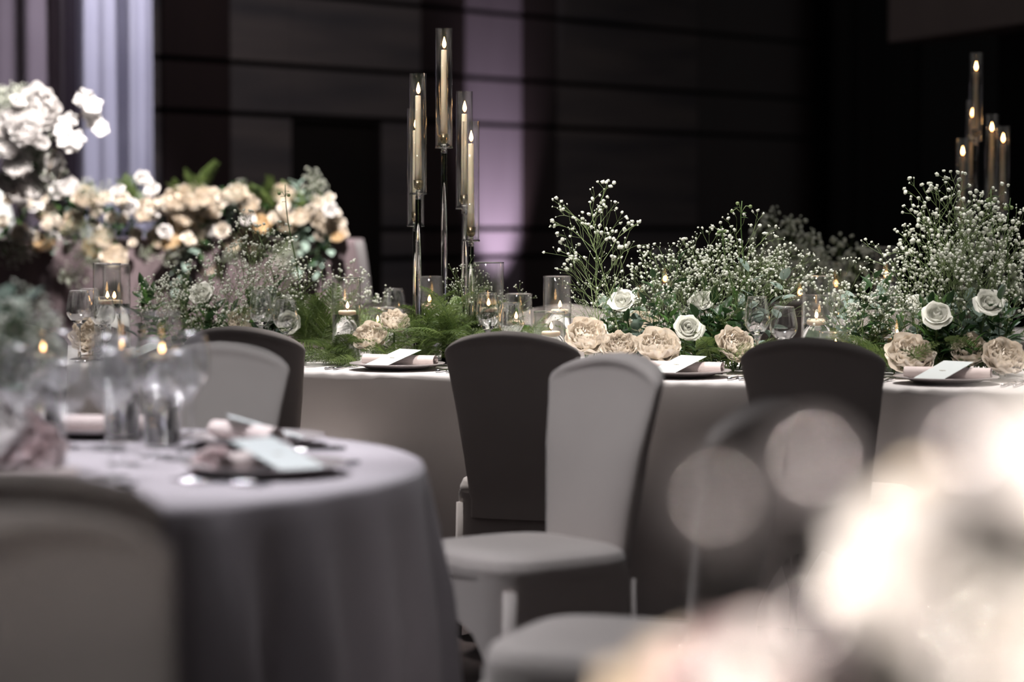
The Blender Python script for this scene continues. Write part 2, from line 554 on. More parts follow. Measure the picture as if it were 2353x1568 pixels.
# ------------------------------------------------------------------ main long table
TO = Vector((-.245, 7.73))
TD = Vector((.922, -.388)).normalized()
TN = Vector((.388, .922)).normalized()
TZ = .75
TANG = math.atan2(TD.y, TD.x)
def T(s_, t, z=0):
    p = TO + TD * s_ + TN * t
    return Vector((p.x, p.y, TZ + z))
def tpx(px, t, z=0):
    """spot on the long table seen in column px, t metres behind its front edge"""
    u = (px - IW / 2) / FPX
    D = (TO.dot(TN) + t) / (TN.x * u + TN.y)
    return Vector((u * D, D, TZ + z))
def long_table(name, label, s0, s1, t0, t1, mcloth, seed):
    r = random.Random(seed)
    tb = thing(name, label, 'table', (*(TO + TD * (s0 + s1) / 2 + TN * (t0 + t1) / 2), 0), TANG)
    L, Wd = (s1 - s0) / 2, (t1 - t0) / 2
    MB().box((-L + .02, -Wd + .02, TZ - .035), (L - .02, Wd - .02, TZ - .008)).build('table_board', 'stage', tb, False)
    for sx in (-1, -.33, .33, 1):
        for sy in (-1, 1):
            MB().tube([(sx * (L - .15), sy * (Wd - .12), 0), (sx * (L - .15), sy * (Wd - .12), TZ - .03)], .02, 8).build('leg', 'silver', tb)
    cl = MB()
    per = []
    n1, n2 = 150, 36
    for i in range(n1):
        per.append((-L + 2 * L * i / n1, -Wd, 0, -1))
    for i in range(n2):
        per.append((L, -Wd + 2 * Wd * i / n2, 1, 0))
    for i in range(n1):
        per.append((L - 2 * L * i / n1, Wd, 0, 1))
    for i in range(n2):
        per.append((-L, Wd - 2 * Wd * i / n2, -1, 0))
    N = len(per)
    ph = [(r.uniform(20, 60), r.uniform(0, 6), r.uniform(.3, 1)) for _ in range(6)]
    rows = [(-.05, 0, 0), (-.012, 0, 0), (-.003, -.0025, 0), (.002, -.010, 0), (.004, -.03, .2), (.006, -.10, .5), (.010, -.25, .9), (.014, -.45, 1), (.018, -.735, 1.1)]
    def fn(u, v):
        i = int(round(u * N)) % N
        x, y, nx, ny = per[i]
        o, dz, k = rows[int(round(v * (len(rows) - 1)))]
        a = 2 * PI * i / N
        wv = sum(math.sin(a * f + p_) * g for f, p_, g in ph) * .004 * k
        rip = .0022 * math.sin(i * 2.1 + 3 * math.sin(i * .37)) * (1 if .004 > abs(dz + .012) - .008 and k == 0 and o > -.02 else 0)
        o2 = o + wv
        return (x + nx * o2, y + ny * o2, TZ + dz + rip)
    cl.grid(fn, N, len(rows) - 1, True)
    base = len(cl.v)
    cl.add([(-L + .05, -Wd + .05, TZ), (L - .05, -Wd + .05, TZ), (L - .05, Wd - .05, TZ), (-L + .05, Wd - .05, TZ)], [(0, 1, 2, 3)])
    cloth = cl.build('tablecloth', mcloth)
    cloth.location = tb.location
    cloth.rotation_euler = tb.rotation_euler
    return tb, cloth
mt, mc = long_table('long_table', 'long banquet table under a white cloth with candles and flowers', -2.7, 2.6, 0, 1.15, 'cloth', 3)
tag(mc, 'white cloth on the long banquet table with the tall candelabra', 'tablecloth')
ft2, fc2 = long_table('long_table', 'second long banquet table behind, under a white cloth', -1.1, 3.2, 3.0, 4.1, 'cloth', 8)
tag(fc2, 'white cloth on the second long table in the background', 'tablecloth')

FACE = (TN.x, TN.y)
chair((-.842, 7.39), FACE, 'ivory-covered chair at the long table, its top showing behind the grey chair back', 'chairs along the long table')
chair((-.014, 7.05), (TN.x - .08, TN.y), 'ivory-covered chair seen from behind in the middle, under the tall candelabra', 'chairs along the long table')
chair((.815, 6.66), (TN.x + .03, TN.y), 'ivory-covered chair seen from behind at the long table, right of centre', 'chairs along the long table')
chair((-1.63, 7.74), FACE, 'ivory-covered chair at the long table, at the left edge of the photo', 'chairs along the long table')
for px, lab in ((-60, 'leftmost, behind the blurred glasses'), (885, 'behind the single far wine glass'), (1300, 'behind two glass vases'), (1640, 'behind the white roses'), (2040, 'near the right edge')):
    p = tpx(px, 1.70)
    chair((p.x, p.y), (-TN.x, -TN.y), 'ivory chair on the far side of the long table, ' + lab, 'chairs on the far side')
for px in (1480, 1830, 2180):
    p = tpx(px, 2.45)
    chair((p.x, p.y), FACE, 'blurred chair on the near side of the second long table', 'chairs at the second table')

# ------------------------------------------------------------------ round table, left foreground
RC = Vector((-1.08, 4.9))
RR = .9
def round_cloth(name, c, r, m, label, seed, folds=22):
    q = random.Random(seed)
    ph = [(folds + q.randint(-7, 7), q.uniform(0, 6), q.uniform(.4, 1)) for _ in range(4)]
    prof = [(0, 0), (.5, 0), (.93, 0), (.985, -.001), (.998, -.006), (1.004, -.02), (1.01, -.06), (1.02, -.15), (1.035, -.3), (1.05, -.5), (1.065, -.735)]
    def fn(u, v):
        a = 2 * PI * u
        i = int(round(v * (len(prof) - 1)))
        k, dz = prof[i]
        wv = sum(math.sin(a * f + o) * g for f, o, g in ph) * .048 * min(1, max(0, -dz - .015) / .3) if i else 0
        rr = r * k + wv
        return (rr * math.cos(a), rr * math.sin(a), TZ + dz)
    o = MB().grid(fn, 240, len(prof) - 1, True).build(name, m)
    o.location = (c.x, c.y, 0)
    return tag(o, label, 'tablecloth')
def round_table(c, r, label):
    t = thing('round_table', label, 'table', (c.x, c.y, 0))
    MB().lathe([(0, TZ - .03), (r - .02, TZ - .03), (r - .01, TZ - .018), (r - .02, TZ - .006), (0, TZ - .006)], 48).build('table_board', 'stage', t)
    MB().lathe([(0, 0), (.3, 0), (.3, .02), (.05, .05), (.04, .4), (.05, TZ - .03), (0, TZ - .03)], 20).build('pedestal', 'silver', t)
    return t
round_table(RC, RR, 'round banquet table at the left under a grey cloth')
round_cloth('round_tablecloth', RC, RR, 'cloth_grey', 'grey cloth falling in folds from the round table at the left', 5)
gch = 'chairs around the round table'
chair((.26, 5.88), (-.80, -.60), 'pale chair facing the round table, its seat and lit front showing in the centre', gch)
chair((-.78, 6.42), (-.2, -.98), 'grey chair behind the wine glasses of the round table, its front facing the camera', gch)
chair((.46, 4.35), (-.93, .36), 'blurred dark chair back under the big soft light discs, right of the pale chair', gch)
chair((-.66, 3.12), (-.2, .98), 'dark blurred chair back in front of the round table at the left edge', gch)
FC = Vector((.80, 1.95))
chair((-.56, 2.66), (.80, -.6), 'very blurred pale chair back in the bottom left corner', 'chairs at the near table')

# ------------------------------------------------------------------ table ware
def glass_parts(h=.24, rb=.044, mb_='bowl', ms_='solid'):
    """wine glass: thin bowl, solid bowl base and stem, foot"""
    bh = h * .50
    zb = h - bh
    bp = []
    for i in range(15):
        k = i / 14
        if k < .42:
            r = rb * (.20 + .80 * math.sin(k / .42 * PI / 2) ** .95)
        else:
            kk = (k - .42) / .58
            r = rb * (1 - .26 * kk ** 1.5)
        bp.append((r, zb + bh * k))
    zi = zb + .011
    inner = [(max(r - .0013, .0012), z) for r, z in bp if z > zi + .004]
    r0 = bp[0][0]
    nb_ = [p for p in bp if p[1] >= zi + .004]
    bowl = MB().lathe(nb_ + [(r - .0012, z) for r, z in nb_[::-1]], 32)
    rim = MB().lathe([(nb_[-1][0] - .0006 + .0009 * math.cos(a), h + .0006 + .0009 * math.sin(a)) for a in [k * PI / 3 for k in range(6)]], 32, True)
    base = [p for p in bp if p[1] < zi + .004] + [(nb_[0][0], nb_[0][1] - .0002)]
    stem = MB().lathe([(0, .0066), (.0058, .009), (.0042, .03), (.0038, zb * .6), (.0044, zb - .022), (.0056, zb - .010)] + base + [(nb_[0][0] - .0012, nb_[0][1] - .0002), (nb_[0][0] * .55, zi + .001), (0, zi)], 24)
    foot = MB().lathe([(0, 0), (.034, 0), (.035, .0015), (.03, .003), (.012, .0055), (.004, .0064), (0, .0064)], 28)
    return bowl.mesh('bowl', mb_), stem.mesh('stem', ms_), foot.mesh('foot', ms_), rim.mesh('rim', ms_)
GL = {'w': glass_parts(.245, .046), 's': glass_parts(.225, .044), 't': glass_parts(.255, .040)}
GL.update({'c' + k: glass_parts(h, r, 'bowl_soft', 'bowl_soft') for k, h, r in (('w', .245, .046), ('s', .225, .044), ('t', .255, .040))})
def wine_glass(loc, label, group, kind='w', rz=0):
    t = thing('wine_glass', label, 'wine glass', loc, rz, group)
    for nme, me in zip(('bowl', 'stem', 'foot', 'rim'), GL[kind]):
        obj(nme, me, t)
    return t

def petal_flame(h, r):
    return MB().lathe([(0, 0), (r * .6, h * .10), (r, h * .30), (r * .85, h * .5), (r * .5, h * .74), (r * .18, h * .92), (0, h)], 8)
FLAME_S = petal_flame(.026, .0058).mesh('flame', 'flame')
FLAME_T = petal_flame(.040, .0068).mesh('flame', 'flame')
WICK = MB().tube([(0, 0, 0), (.0005, 0, .006), (.0015, 0, .011)], .0011, 5).mesh('wick', 'wick')
FLOAT = MB().lathe([(0, -.013), (.018, -.013), (.028, -.006), (.0315, .002), (.031, .008), (.027, .011), (.020, .0105), (0, .0095)], 28).mesh('wax_body', 'wax')
def floating_candle(loc, label, group, sc=1):
    t = thing('floating_candle', label, 'candle', loc, 0, group)
    sc = .8 if 'round table' in label else sc
    t.scale = (sc,) * 3
    obj('wax_body', FLOAT, t)
    wv = obj('wick', WICK, t)
    wv.location = (0, 0, .009)
    fl = obj('flame', FLAME_S, t)
    fl.location = (0.001, 0, .0165)
    return t

def vase(loc, r, h, wl, label, group, candle_label=None, off=(0, 0)):
    """straight glass cylinder holding water with one floating candle; wl = water level"""
    t = thing('glass_cylinder_vase', label, 'glass vase', loc, 0, group)
    th = .0028
    MB().lathe([(0, 0), (r - .002, 0), (r, .002), (r, h - .001), (r - .0012, h), (r - th, h - .001), (r - th, .008), (0, .008)], 40).build('glass_wall', 'glass', t)
    MB().lathe([(r - .0012 + .0019 * math.cos(a), h + .0016 + .0019 * math.sin(a)) for a in [k * PI / 4 for k in range(8)]], 40, True).build('rim', 'solid', t)
    if wl:
        MB().lathe([(0, .0085), (r - th - .0006, .0085), (r - th - .0006, wl), (0, wl)], 40).build('water', 'water', t, True)
    if candle_label:
        floating_candle(Vector(loc) + Vector((off[0], off[1], wl + .003)), candle_label, group + ' candles')
    return t

gv = 'glass cylinder vases on the long table'
# column px, t, rim py, radius, water fraction
for px, t, rim, r, wl, lab, cl, off in [
    (246, .40, 607, .050, .58, 'tall glass cylinder at the left end of the long table, left of an overlapping pair', 'floating candle in the left of the two overlapping cylinders at the far left', (0, 0)),
    (268, .58, 609, .050, .57, 'tall glass cylinder at the left end of the long table, right of an overlapping pair', 'floating candle in the right of the two overlapping cylinders at the far left', (-.01, 0)),
    (795, .42, 640, .050, .58, 'tall half-filled glass cylinder left of the candelabra, candle burning in it', 'wide floating candle in the cylinder left of the blush peonies', (0.004, 0)),
    (880, .66, 709, .050, .62, 'short glass cylinder behind the blush peonies left of the candelabra', 'floating candle in the short cylinder behind the blush peonies', (-.02, 0)),
    (990, .92, 637, .046, .62, 'glass cylinder standing behind the legs of the tall candelabra', 'floating candle glowing behind the rods of the tall candelabra', (-.006, 0)),
    (1122, .62, 605, .054, .52, 'tallest glass cylinder just right of the candelabra behind two wine glasses', 'floating candle in the tallest cylinder behind the central wine glasses', (0, 0)),
    (1192, .80, 677, .048, .55, 'medium glass cylinder behind the right one of the two central wine glasses', 'floating candle behind the right one of the two central wine glasses', (-.01, 0)),
    (1281, .86, 637, .050, .57, 'glass cylinder with a candle behind the short cylinder, beside the white roses', 'floating candle in the taller cylinder beside the white roses', (.008, 0)),
    (1262, .40, 718, .052, .60, 'short glass cylinder in front, beside the blush peony and above the middle chair', 'floating candle in the short cylinder above the middle chair back', (.006, -.004)),
    (1880, .62, 637, .052, .50, 'tall glass cylinder right of the pair of wine glasses above the right chair', 'floating candle in the tall cylinder right of the wine glasses', (-.006, 0)),
    (1876, .86, 680, .050, .62, 'glass cylinder seen through the taller one above the right chair', 'floating candle glimpsed through the tall cylinder above the right chair', (0, 0)),
    (1916, .36, 765, .046, .55, 'small low glass cylinder above the corner of the right chair', 'floating candle in the small low cylinder above the right chair', (.006, 0)),
    (2062, .60, 700, .048, .45, 'glass cylinder half hidden in greenery left of the two right roses', 'floating candle half hidden in greenery left of the two right roses', (0, 0)),
]:
    b = tpx(px, t)
    top = P(px, rim, b.y).z
    h = top - TZ
    vase(b, r, h, h * wl, lab, gv, cl, off)
gf = 'glass cylinder vases on the second table'
for px, t, rim, wl in [(1528, 3.4, 573, .55), (2036, 3.5, 570, .6), (1838, 3.3, 610, .5), (1920, 3.6, 605, .6), (1470, 3.3, 660, .5)]:
    b = tpx(px, t)
    h = P(px, rim, b.y).z - TZ
    vase(b, .054, h, h * wl, 'blurred glass cylinder on the second long table', gf, 'blurred candle glow on the second long table')

gg = 'wine glasses on the long table'
for px, t, kind, lab in [
    (181, .30, 'w', 'wine glass at the left end of the long table, left of three'),
    (205, .52, 'w', 'wine glass at the left end of the long table, hindmost of three'),
    (236, .26, 's', 'wine glass at the left end of the long table, in front of the paired cylinders'),
    (599, .30, 't', 'slim wine glass left of the ferns, front left of three'),
    (613, .50, 'w', 'wine glass left of the ferns, hindmost of three'),
    (656, .26, 's', 'wine glass left of the ferns with its whole stem in view'),
    (905, .98, 'w', 'empty wine glass on the far side, left of the candelabra rods'),
    (1121, .30, 't', 'left one of the two wine glasses above the middle chair'),
    (1174, .26, 's', 'right one of the two wine glasses above the middle chair'),
    (1740, .26, 't', 'left one of the two wine glasses above the right chair'),
    (1801, .24, 's', 'right one of the two wine glasses above the right chair'),
    (1945, .95, 'w', 'wine glass on the far side, right of the tall cylinder'),
]:
    wine_glass(tpx(px, t), lab, gg, kind)

PLATE = MB().lathe([(0, .004), (.085, .004), (.10, .005), (.115, .012), (.158, .021), (.160, .0225), (.157, .0235), (.115, .0165), (.098, .0085), (0, .0075)], 48).mesh('plate', 'plate')
def napkin_mesh():
    mb = MB()
    n = 44
    def sp(k):
        a = k * 2 * PI * 2.6
        r = .006 + .015 * k
        return r * math.cos(a), r * math.sin(a)
    def fn(u, v):
        x = (u - .5) * .26
        y, z = sp(v)
        return (x + .003 * math.sin(v * 20), y, z * .92 + .021)
    mb.grid(fn, 8, n)
    m2 = MB()
    m2.v, m2.f = mb.v, mb.f
    def fo(u, v):
        a = 2 * PI * v
        return ((u - .5) * .262, .0205 * math.cos(a), .0195 * math.sin(a) + .021)
    m2.grid(fo, 8, 20)
    return m2.mesh('napkin', 'napkin')
NAPKIN = napkin_mesh()
CARD = MB().box((-.055, -.085, 0), (.055, .085, .0006)).mesh('card_sheet', 'card', False)
def card_mark():
    mb = MB()
    pts = [(-.012 + .024 * k / 14, .006 * math.sin(k * 1.9) * (1 - abs(k - 7) / 9), .0009) for k in range(15)]
    return mb.tube(pts, .0006, 4).mesh('printed_monogram', 'ink')
MARK = card_mark()
def fork_mesh():
    mb = MB().tube([(0, 0, .004), (0, .06, .004), (0, .13, .006)], [.0045, .0032, .0028], 6)
    mb.box((-.009, .128, .004), (.009, .148, .0062))
    for i in range(4):
        x = -.0078 + i * .0052
        mb.tube([(x, .146, .005), (x, .17, .006), (x, .192, .008)], [.0015, .0014, .0009], 5)
    return mb.mesh('fork', 'silver')
def knife_mesh():
    mb = MB().tube([(0, 0, .004), (0, .05, .004), (0, .10, .004)], [.006, .005, .0045], 6)
    mb.add([(-.002, .10, .003), (.009, .105, .003), (.010, .18, .003), (-.002, .215, .003), (-.002, .10, .006), (.006, .105, .004), (.007, .18, .004), (-.002, .212, .005)],
           [(0, 3, 2, 1), (4, 5, 6, 7), (0, 1, 5, 4), (1, 2, 6, 5), (2, 3, 7, 6), (3, 0, 4, 7)])
    return mb.mesh('knife', 'silver')
def spoon_mesh():
    mb = MB().tube([(0, 0, .004), (0, .06, .004), (0, .135, .005)], [.0045, .003, .0026], 6)
    def fn(u, v):
        a = 2 * PI * u
        r = v
        return (.020 * r * math.cos(a), .165 + .031 * r * math.sin(a), .004 + .006 * r * r)
    mb.grid(fn, 16, 5, True)
    return mb.mesh('spoon', 'silver')
CUT = {'fork': fork_mesh(), 'knife': knife_mesh(), 'spoon': spoon_mesh()}
def cutlery(kind, loc, rz, label, group):
    o = obj('dinner_' + kind, CUT[kind])
    o.location = loc
    o.rotation_euler = (0, 0, rz)
    return tag(o, label, kind, group)
def setting(c, rz, z, where, grp, nap=True, card=True, tools=True, lift=.0, roll=0):
    """place setting; local +y points into the table"""
    c = Vector((c[0], c[1], z))
    Rm = Matrix.Rotation(rz, 3, 'Z')
    pl = obj('dinner_plate', PLATE)
    pl.location = c
    tag(pl, 'round grey plate ' + where, 'plate', 'plates ' + grp)
    if nap:
        n = obj('rolled_napkin', NAPKIN)
        n.location = c + Rm @ Vector((0, .02, .008))
        n.rotation_euler = (0, 0, rz + roll)
        tag(n, 'rolled pale napkin on the plate ' + where, 'napkin', 'napkins ' + grp)
    if card:
        k = thing('menu_card', 'menu card on the napkin ' + where, 'card', c + Rm @ Vector((-.005, -.028, .040)), 0, 'menu cards ' + grp)
        k.rotation_euler = (Matrix.Rotation(rz - .42, 3, 'Z') @ Matrix.Rotation(.30, 3, 'X')).to_euler()
        obj('card_sheet', CARD, k)
        obj('printed_monogram', MARK, k)
    if tools:
        cutlery('fork', c + Rm @ Vector((-.215, -.10, 0)), rz, 'silver fork left of the plate ' + where, 'forks ' + grp)
        cutlery('fork', c + Rm @ Vector((-.185, -.10, 0)), rz, 'silver fork left of the plate ' + where, 'forks ' + grp)
        cutlery('knife', c + Rm @ Vector((.19, -.10, 0)), rz, 'silver knife right of the plate ' + where, 'knives ' + grp)
        cutlery('spoon', c + Rm @ Vector((.225, -.10, 0)), rz, 'silver spoon right of the plate ' + where, 'spoons ' + grp)
for px, t, wh in [(912, .20, 'below the blush peonies, left of the middle chair'), (1565, .20, 'behind the pale chair top, in front of the peonies'), (2176, .22, 'at the right end of the long table'), (330, .2, 'at the left end of the long table')]:
    setting(tpx(px, t), TANG, TZ + .0005, wh, 'on the long table', roll=R.uniform(-.05, .05))

# ------------------------------------------------------------------ candelabra
def candelabrum(base, tubes, where, ring):
    t = thing('tall_candelabrum', 'tall clear candelabrum with five glass tubes of burning tapers ' + where, 'candelabra', base, 0)
    MB().lathe([(0, 0), (.15, 0), (.152, .003), (.15, .010), (.02, .012), (0, .012)], 40).build('base_plate', 'solid', t)
    order = ['tallest', 'second tallest', 'third tallest', 'fourth tallest', 'lowest']
    rank = sorted(range(len(tubes)), key=lambda i: -tubes[i][2])
    for i, (dx, dy, ztop, zbot, zc) in enumerate(tubes):
        hb = zbot - base[2]
        MB().lathe([(0, .012), (.0105, .012), (.0105, hb - .022), (0, hb - .022)], 20, c=(dx, dy, 0)).build('rod', 'acrylic', t)
        ho = MB().lathe([(0, hb - .022), (.009, hb - .022), (.011, hb - .016), (.009, hb - .006), (.030, hb - .005), (.0315, hb - .002), (.030, hb + .001), (.008, hb + .002), (.010, hb + .008), (.006, hb + .012), (0, hb + .012)], 28, c=(dx, dy, 0)).build('holder', 'solid', t)
        MB().lathe([(.0, hb + .012), (.010, hb + .013), (.015, hb + .022), (.0165, hb + .045), (.0155, hb + .045), (.0135, hb + .022), (0, hb + .017)], 20, c=(dx, dy, 0)).build('candle_cup', 'brass', ho)
        rt = .0292
        MB().lathe([(rt, hb + .001), (rt, ztop - base[2]), (rt - .0022, ztop - base[2]), (rt - .0022, hb + .001)], 40, True, c=(dx, dy, 0)).build('glass_tube', 'glass', t)
        cz = zbot + .024
        k = thing('taper_candle', 'burning ivory taper candle in the %s tube of the candelabrum %s' % (order[rank.index(i)], where), 'candle', (base[0] + dx, base[1] + dy, cz), 0, 'taper candles ' + where)
        hc = zc - cz
        MB().lathe([(0, 0), (.0125, 0), (.0092, hc - .002), (.008, hc), (0, hc - .001)], 20).build('wax_body', 'wax', k)
        wk = obj('wick', WICK, k)
        wk.location = (0, 0, hc - .001)
        fl = obj('flame', FLAME_T, k)
        fl.location = (0.001, 0, hc + .006)
    return t
B = tpx(1023, .62)
def tubes_px(B, spec):
    out = []
    for px, dy, yt, yb, yc in spec:
        D = B.y + dy
        out.append((P(px, yt, D).x - B.x, dy, P(px, yt, D).z, P(px, yb, D).z, P(px, yc, D).z))
    return out
candelabrum(tuple(B), tubes_px(B, [(1020, 0, 65, 338, 115), (960.5, -.05, 169, 444, 220), (955, .06, 249, 518, 300), (1067, .07, 210, 478, 262), (1082, -.045, 279, 552, 330)]), 'in the middle', 0)
B2 = tpx(2248, 3.45)
candelabrum(tuple(B2), tubes_px(B2, [(2243, 0, 121, 322, 165), (2234, .07, 230, 430, 272), (2279, .05, 262, 466, 305), (2305, -.05, 290, 490, 330), (2212, -.06, 318, 520, 360)]), 'at the far right', 0)

# ------------------------------------------------------------------ flowers
def petal(r_fn, z_fn, span, ru=.0, crink=0, nu=6, nv=6, seed=0, tip=.35):
    """patch of a bowl: profile (r,z) along v, fanned over the angle span; tip rounds the free edge"""
    q = random.Random(seed)
    o1, o2 = q.uniform(0, 6), q.uniform(0, 6)
    def fn(u, v):
        uu = u * 2 - 1
        vv = v * (1 - tip * uu * uu)
        wf = math.sin(min(1, .18 + .95 * vv) * PI * .62) ** .7
        a = uu * span / 2 * wf
        r = r_fn(vv) * (1 + ru * uu * uu) + crink * v * v * math.sin(uu * 4.6 + o1) * .012
        z = z_fn(vv) + crink * v * v * math.sin(uu * 5.4 + o2) * .008
        return (r * math.cos(a), r * math.sin(a), z)
    return MB().grid(fn, nu, nv)
def S(a, b, k):
    return a + (b - a) * k
def rose_layers(sc=1.0, open_=1.0):
    L = []
    L.append((petal(lambda v: sc * (.004 + .006 * v), lambda v: sc * .050 * v, 4.2, .0), 3, 0))
    L.append((petal(lambda v: sc * (.006 + .012 * math.sin(v * 2.2)), lambda v: sc * .050 * v, 2.7, -.05), 4, .4))
    L.append((petal(lambda v: sc * (.008 + .020 * math.sin(v * 1.9)), lambda v: sc * .049 * v, 2.2, -.02), 5, .1))
    L.append((petal(lambda v: sc * (.008 + open_ * .030 * math.sin(v * 1.65) + .006 * open_ * max(0, v - .7)), lambda v: sc * (.044 * math.sin(v * 1.75)), 1.9, .02), 5, .7))
    L.append((petal(lambda v: sc * (.008 + open_ * .037 * math.sin(v * 1.5) + open_ * .014 * max(0, v - .6)), lambda v: sc * (.037 * math.sin(v * 2.05)), 1.75, .03, .25), 6, .2))
    return L
def peony_layers(sc=1.0, seed=0):
    L = []
    def globe(Rr, p1, z0, span, n, ph, k, cr):
        return (petal(lambda v: sc * (.004 + Rr * math.sin(.10 + v * p1)), lambda v: sc * (z0 + Rr * .80 * (1 - math.cos(v * p1))), span, .0, cr, 8, 6, seed + k, .16), n, ph)
    L.append(globe(.011, 2.5, .032, 2.4, 5, .0, 6, .3))
    L.append(globe(.020, 2.2, .020, 1.7, 6, .2, 0, .5))
    L.append(globe(.030, 2.0, .014, 1.4, 8, .5, 1, .6))
    L.append(globe(.042, 1.9, .008, 1.3, 9, .1, 2, .6))
    L.append(globe(.054, 1.75, .003, 1.25, 9, .8, 3, .6))
    L.append(globe(.066, 1.45, .0, 1.3, 8, .3, 4, .5))
    L.append(globe(.076, 1.05, .0, 1.2, 7, .6, 5, .4))
    return L
def layer_meshes(layers, m):
    return [(mb.mesh('petal', m), n, ph) for mb, n, ph in layers]
ROSE = layer_meshes(rose_layers(), 'rose')
PEONY = [layer_meshes(peony_layers(1.0, 3 + 7 * i), 'peony') for i in range(2)]
def joined_flower(layers, m, seed):
    q = random.Random(seed)
    mb = MB()
    for pm, n, ph in layers:
        for k in range(n):
            mt_ = Matrix.Rotation(ph + 2 * PI * k / n + q.uniform(-.15, .15), 4, 'Z') @ Matrix.Rotation(q.uniform(-.1, .12), 4, 'Y') @ Matrix.Scale(q.uniform(.92, 1.08), 4)
            mb.add([tuple(mt_ @ Vector(v)) for v in pm.v], pm.f)
    return mb.mesh('blossom', m)
RC_ = [MB().lathe([(0, -.012), (.007, -.012), (.010, -.004), (.013, .003), (.010, .006), (0, .005)], 10).mesh('calyx', 'stem')]
def flower(kind, loc, face, label, name, cat, group, sc=1.0, seed=0, stem_to=None):
    q = random.Random(seed * 31 + 5)
    t = thing(name, label, cat, loc, 0, group)
    aim(t, face, q.uniform(0, 6), loc, sc)
    layers = ROSE if kind == 'rose' else PEONY[seed % 2]
    for me, n, ph in layers:
        for k in range(n):
            p = obj('petal', me, t)
            p.matrix_basis = Matrix.Rotation(ph + 2 * PI * k / n + q.uniform(-.16, .16), 4, 'Z') @ Matrix.Rotation(q.uniform(-.10, .14), 4, 'Y') @ Matrix.Scale(q.uniform(.9, 1.08), 4)
    obj('calyx', RC_[0], t)
    if stem_to is not None:
        inv = t.matrix_basis.inverted()
        e = inv @ Vector(stem_to)
        d = Vector((0, 0, -1))
        a0 = Vector((0, 0, -.008))
        L = (e - a0).length
        pts = []
        for i in range(9):
            k = i / 8
            pts.append(a0 * (1 - k) ** 2 + (a0 + d * L * .45) * 2 * k * (1 - k) + e * k * k)
        MB().tube(pts, .0032 / sc, 7).build('stem', 'stem', t)
    return t
def facing(p, up=.5, side=0.0, yaw=None):
    return Vector((side, -1, up)).normalized()

gr = 'ivory roses on the long table'
for i, (px, py, t, up, side, sc, lab) in enumerate([
    (466, 678, .55, .9, -.3, .95, 'ivory rose behind baby\'s breath at the left of the long table'),
    (652, 702, .60, .5, .2, .85, 'ivory rose seen through the wine glass with its whole stem in view'),
    (662, 742, .50, .1, .2, .85, 'drooping ivory rose low behind the stem of a wine glass, left of the ferns'),
    (592, 700, .72, .8, -.4, .75, 'small ivory rose behind the front left of three wine glasses'),
    (1432, 697, .50, 1.0, -.35, 1.0, 'ivory rose on a bare stem above the left blush peonies'),
    (1612, 698, .62, 1.3, -.5, .92, 'half-turned ivory rose among baby\'s breath, higher than its neighbour'),
    (1580, 757, .40, .5, .05, 1.0, 'open ivory rose low in front, facing the camera above the menu card'),
    (2154, 727, .42, .7, -.15, 1.02, 'open ivory rose at the right, lower of two'),
    (2272, 700, .46, .7, .1, 1.0, 'ivory rose at the right, higher of two'),
    (2104, 700, .85, .8, .1, .7, 'small ivory rose deep in the greenery left of the right roses'),
]):
    b = tpx(px, t)
    c = P(px, py, b.y)
    f = facing(c, up, side)
    flower('rose', c - f * .022 * sc, f, lab, 'ivory_rose', 'rose', gr, sc, i + 1, (b.x + R.uniform(-.02, .06), b.y + .05, TZ + .01))
gp = 'blush peonies on the long table'
for i, (px, py, t, up, side, sc, lab) in enumerate([
    (850, 772, .40, .45, -.25, .80, 'blush peony beside the half-filled cylinder, front one of two'),
    (908, 738, .52, .9, .2, .72, 'blush peony among the ferns, rear one of two left of the candelabra'),
    (1350, 772, .42, .55, .15, 1.0, 'round blush peony beside the short cylinder, right of the middle chair'),
    (1424, 797, .34, .35, -.1, .82, 'low blush peony touching the cloth above the pale chair'),
    (1512, 797, .38, .8, .1, 1.05, 'wide shaggy blush peony behind the menu card'),
    (1690, 792, .40, .3, .25, .85, 'shaded blush peony peeping over the left corner of the right chair'),
    (2092, 812, .40, .5, 0, 1.0, 'blush peony left of the menu card at the right end'),
    (2228, 806, .46, .5, -.1, .85, 'blush peony behind the menu card at the right end'),
    (2308, 820, .38, .5, .2, .95, 'blush peony right of the menu card at the right edge'),
    (205, 772, .42, .3, -.1, 1.0, 'blush peony behind the wine glass stems at the left end'),
    (560, 738, .58, .5, 0, .8, 'cream peony left of the three wine glasses near the ferns'),
    (1475, 742, .75, .8, 0, .75, 'cream peony half hidden behind the bare rose stem'),
]):
    b = tpx(px, t)
    c = P(px, py, b.y)
    f = facing(c, up + .45, side)
    c = c - f * .03 * sc
    c.z = max(c.z, TZ + .045 * sc)
    flower('peony', c, f, lab, 'blush_peony', 'peony', gp, sc, i + 3, (b.x, b.y + .06, TZ + .005))

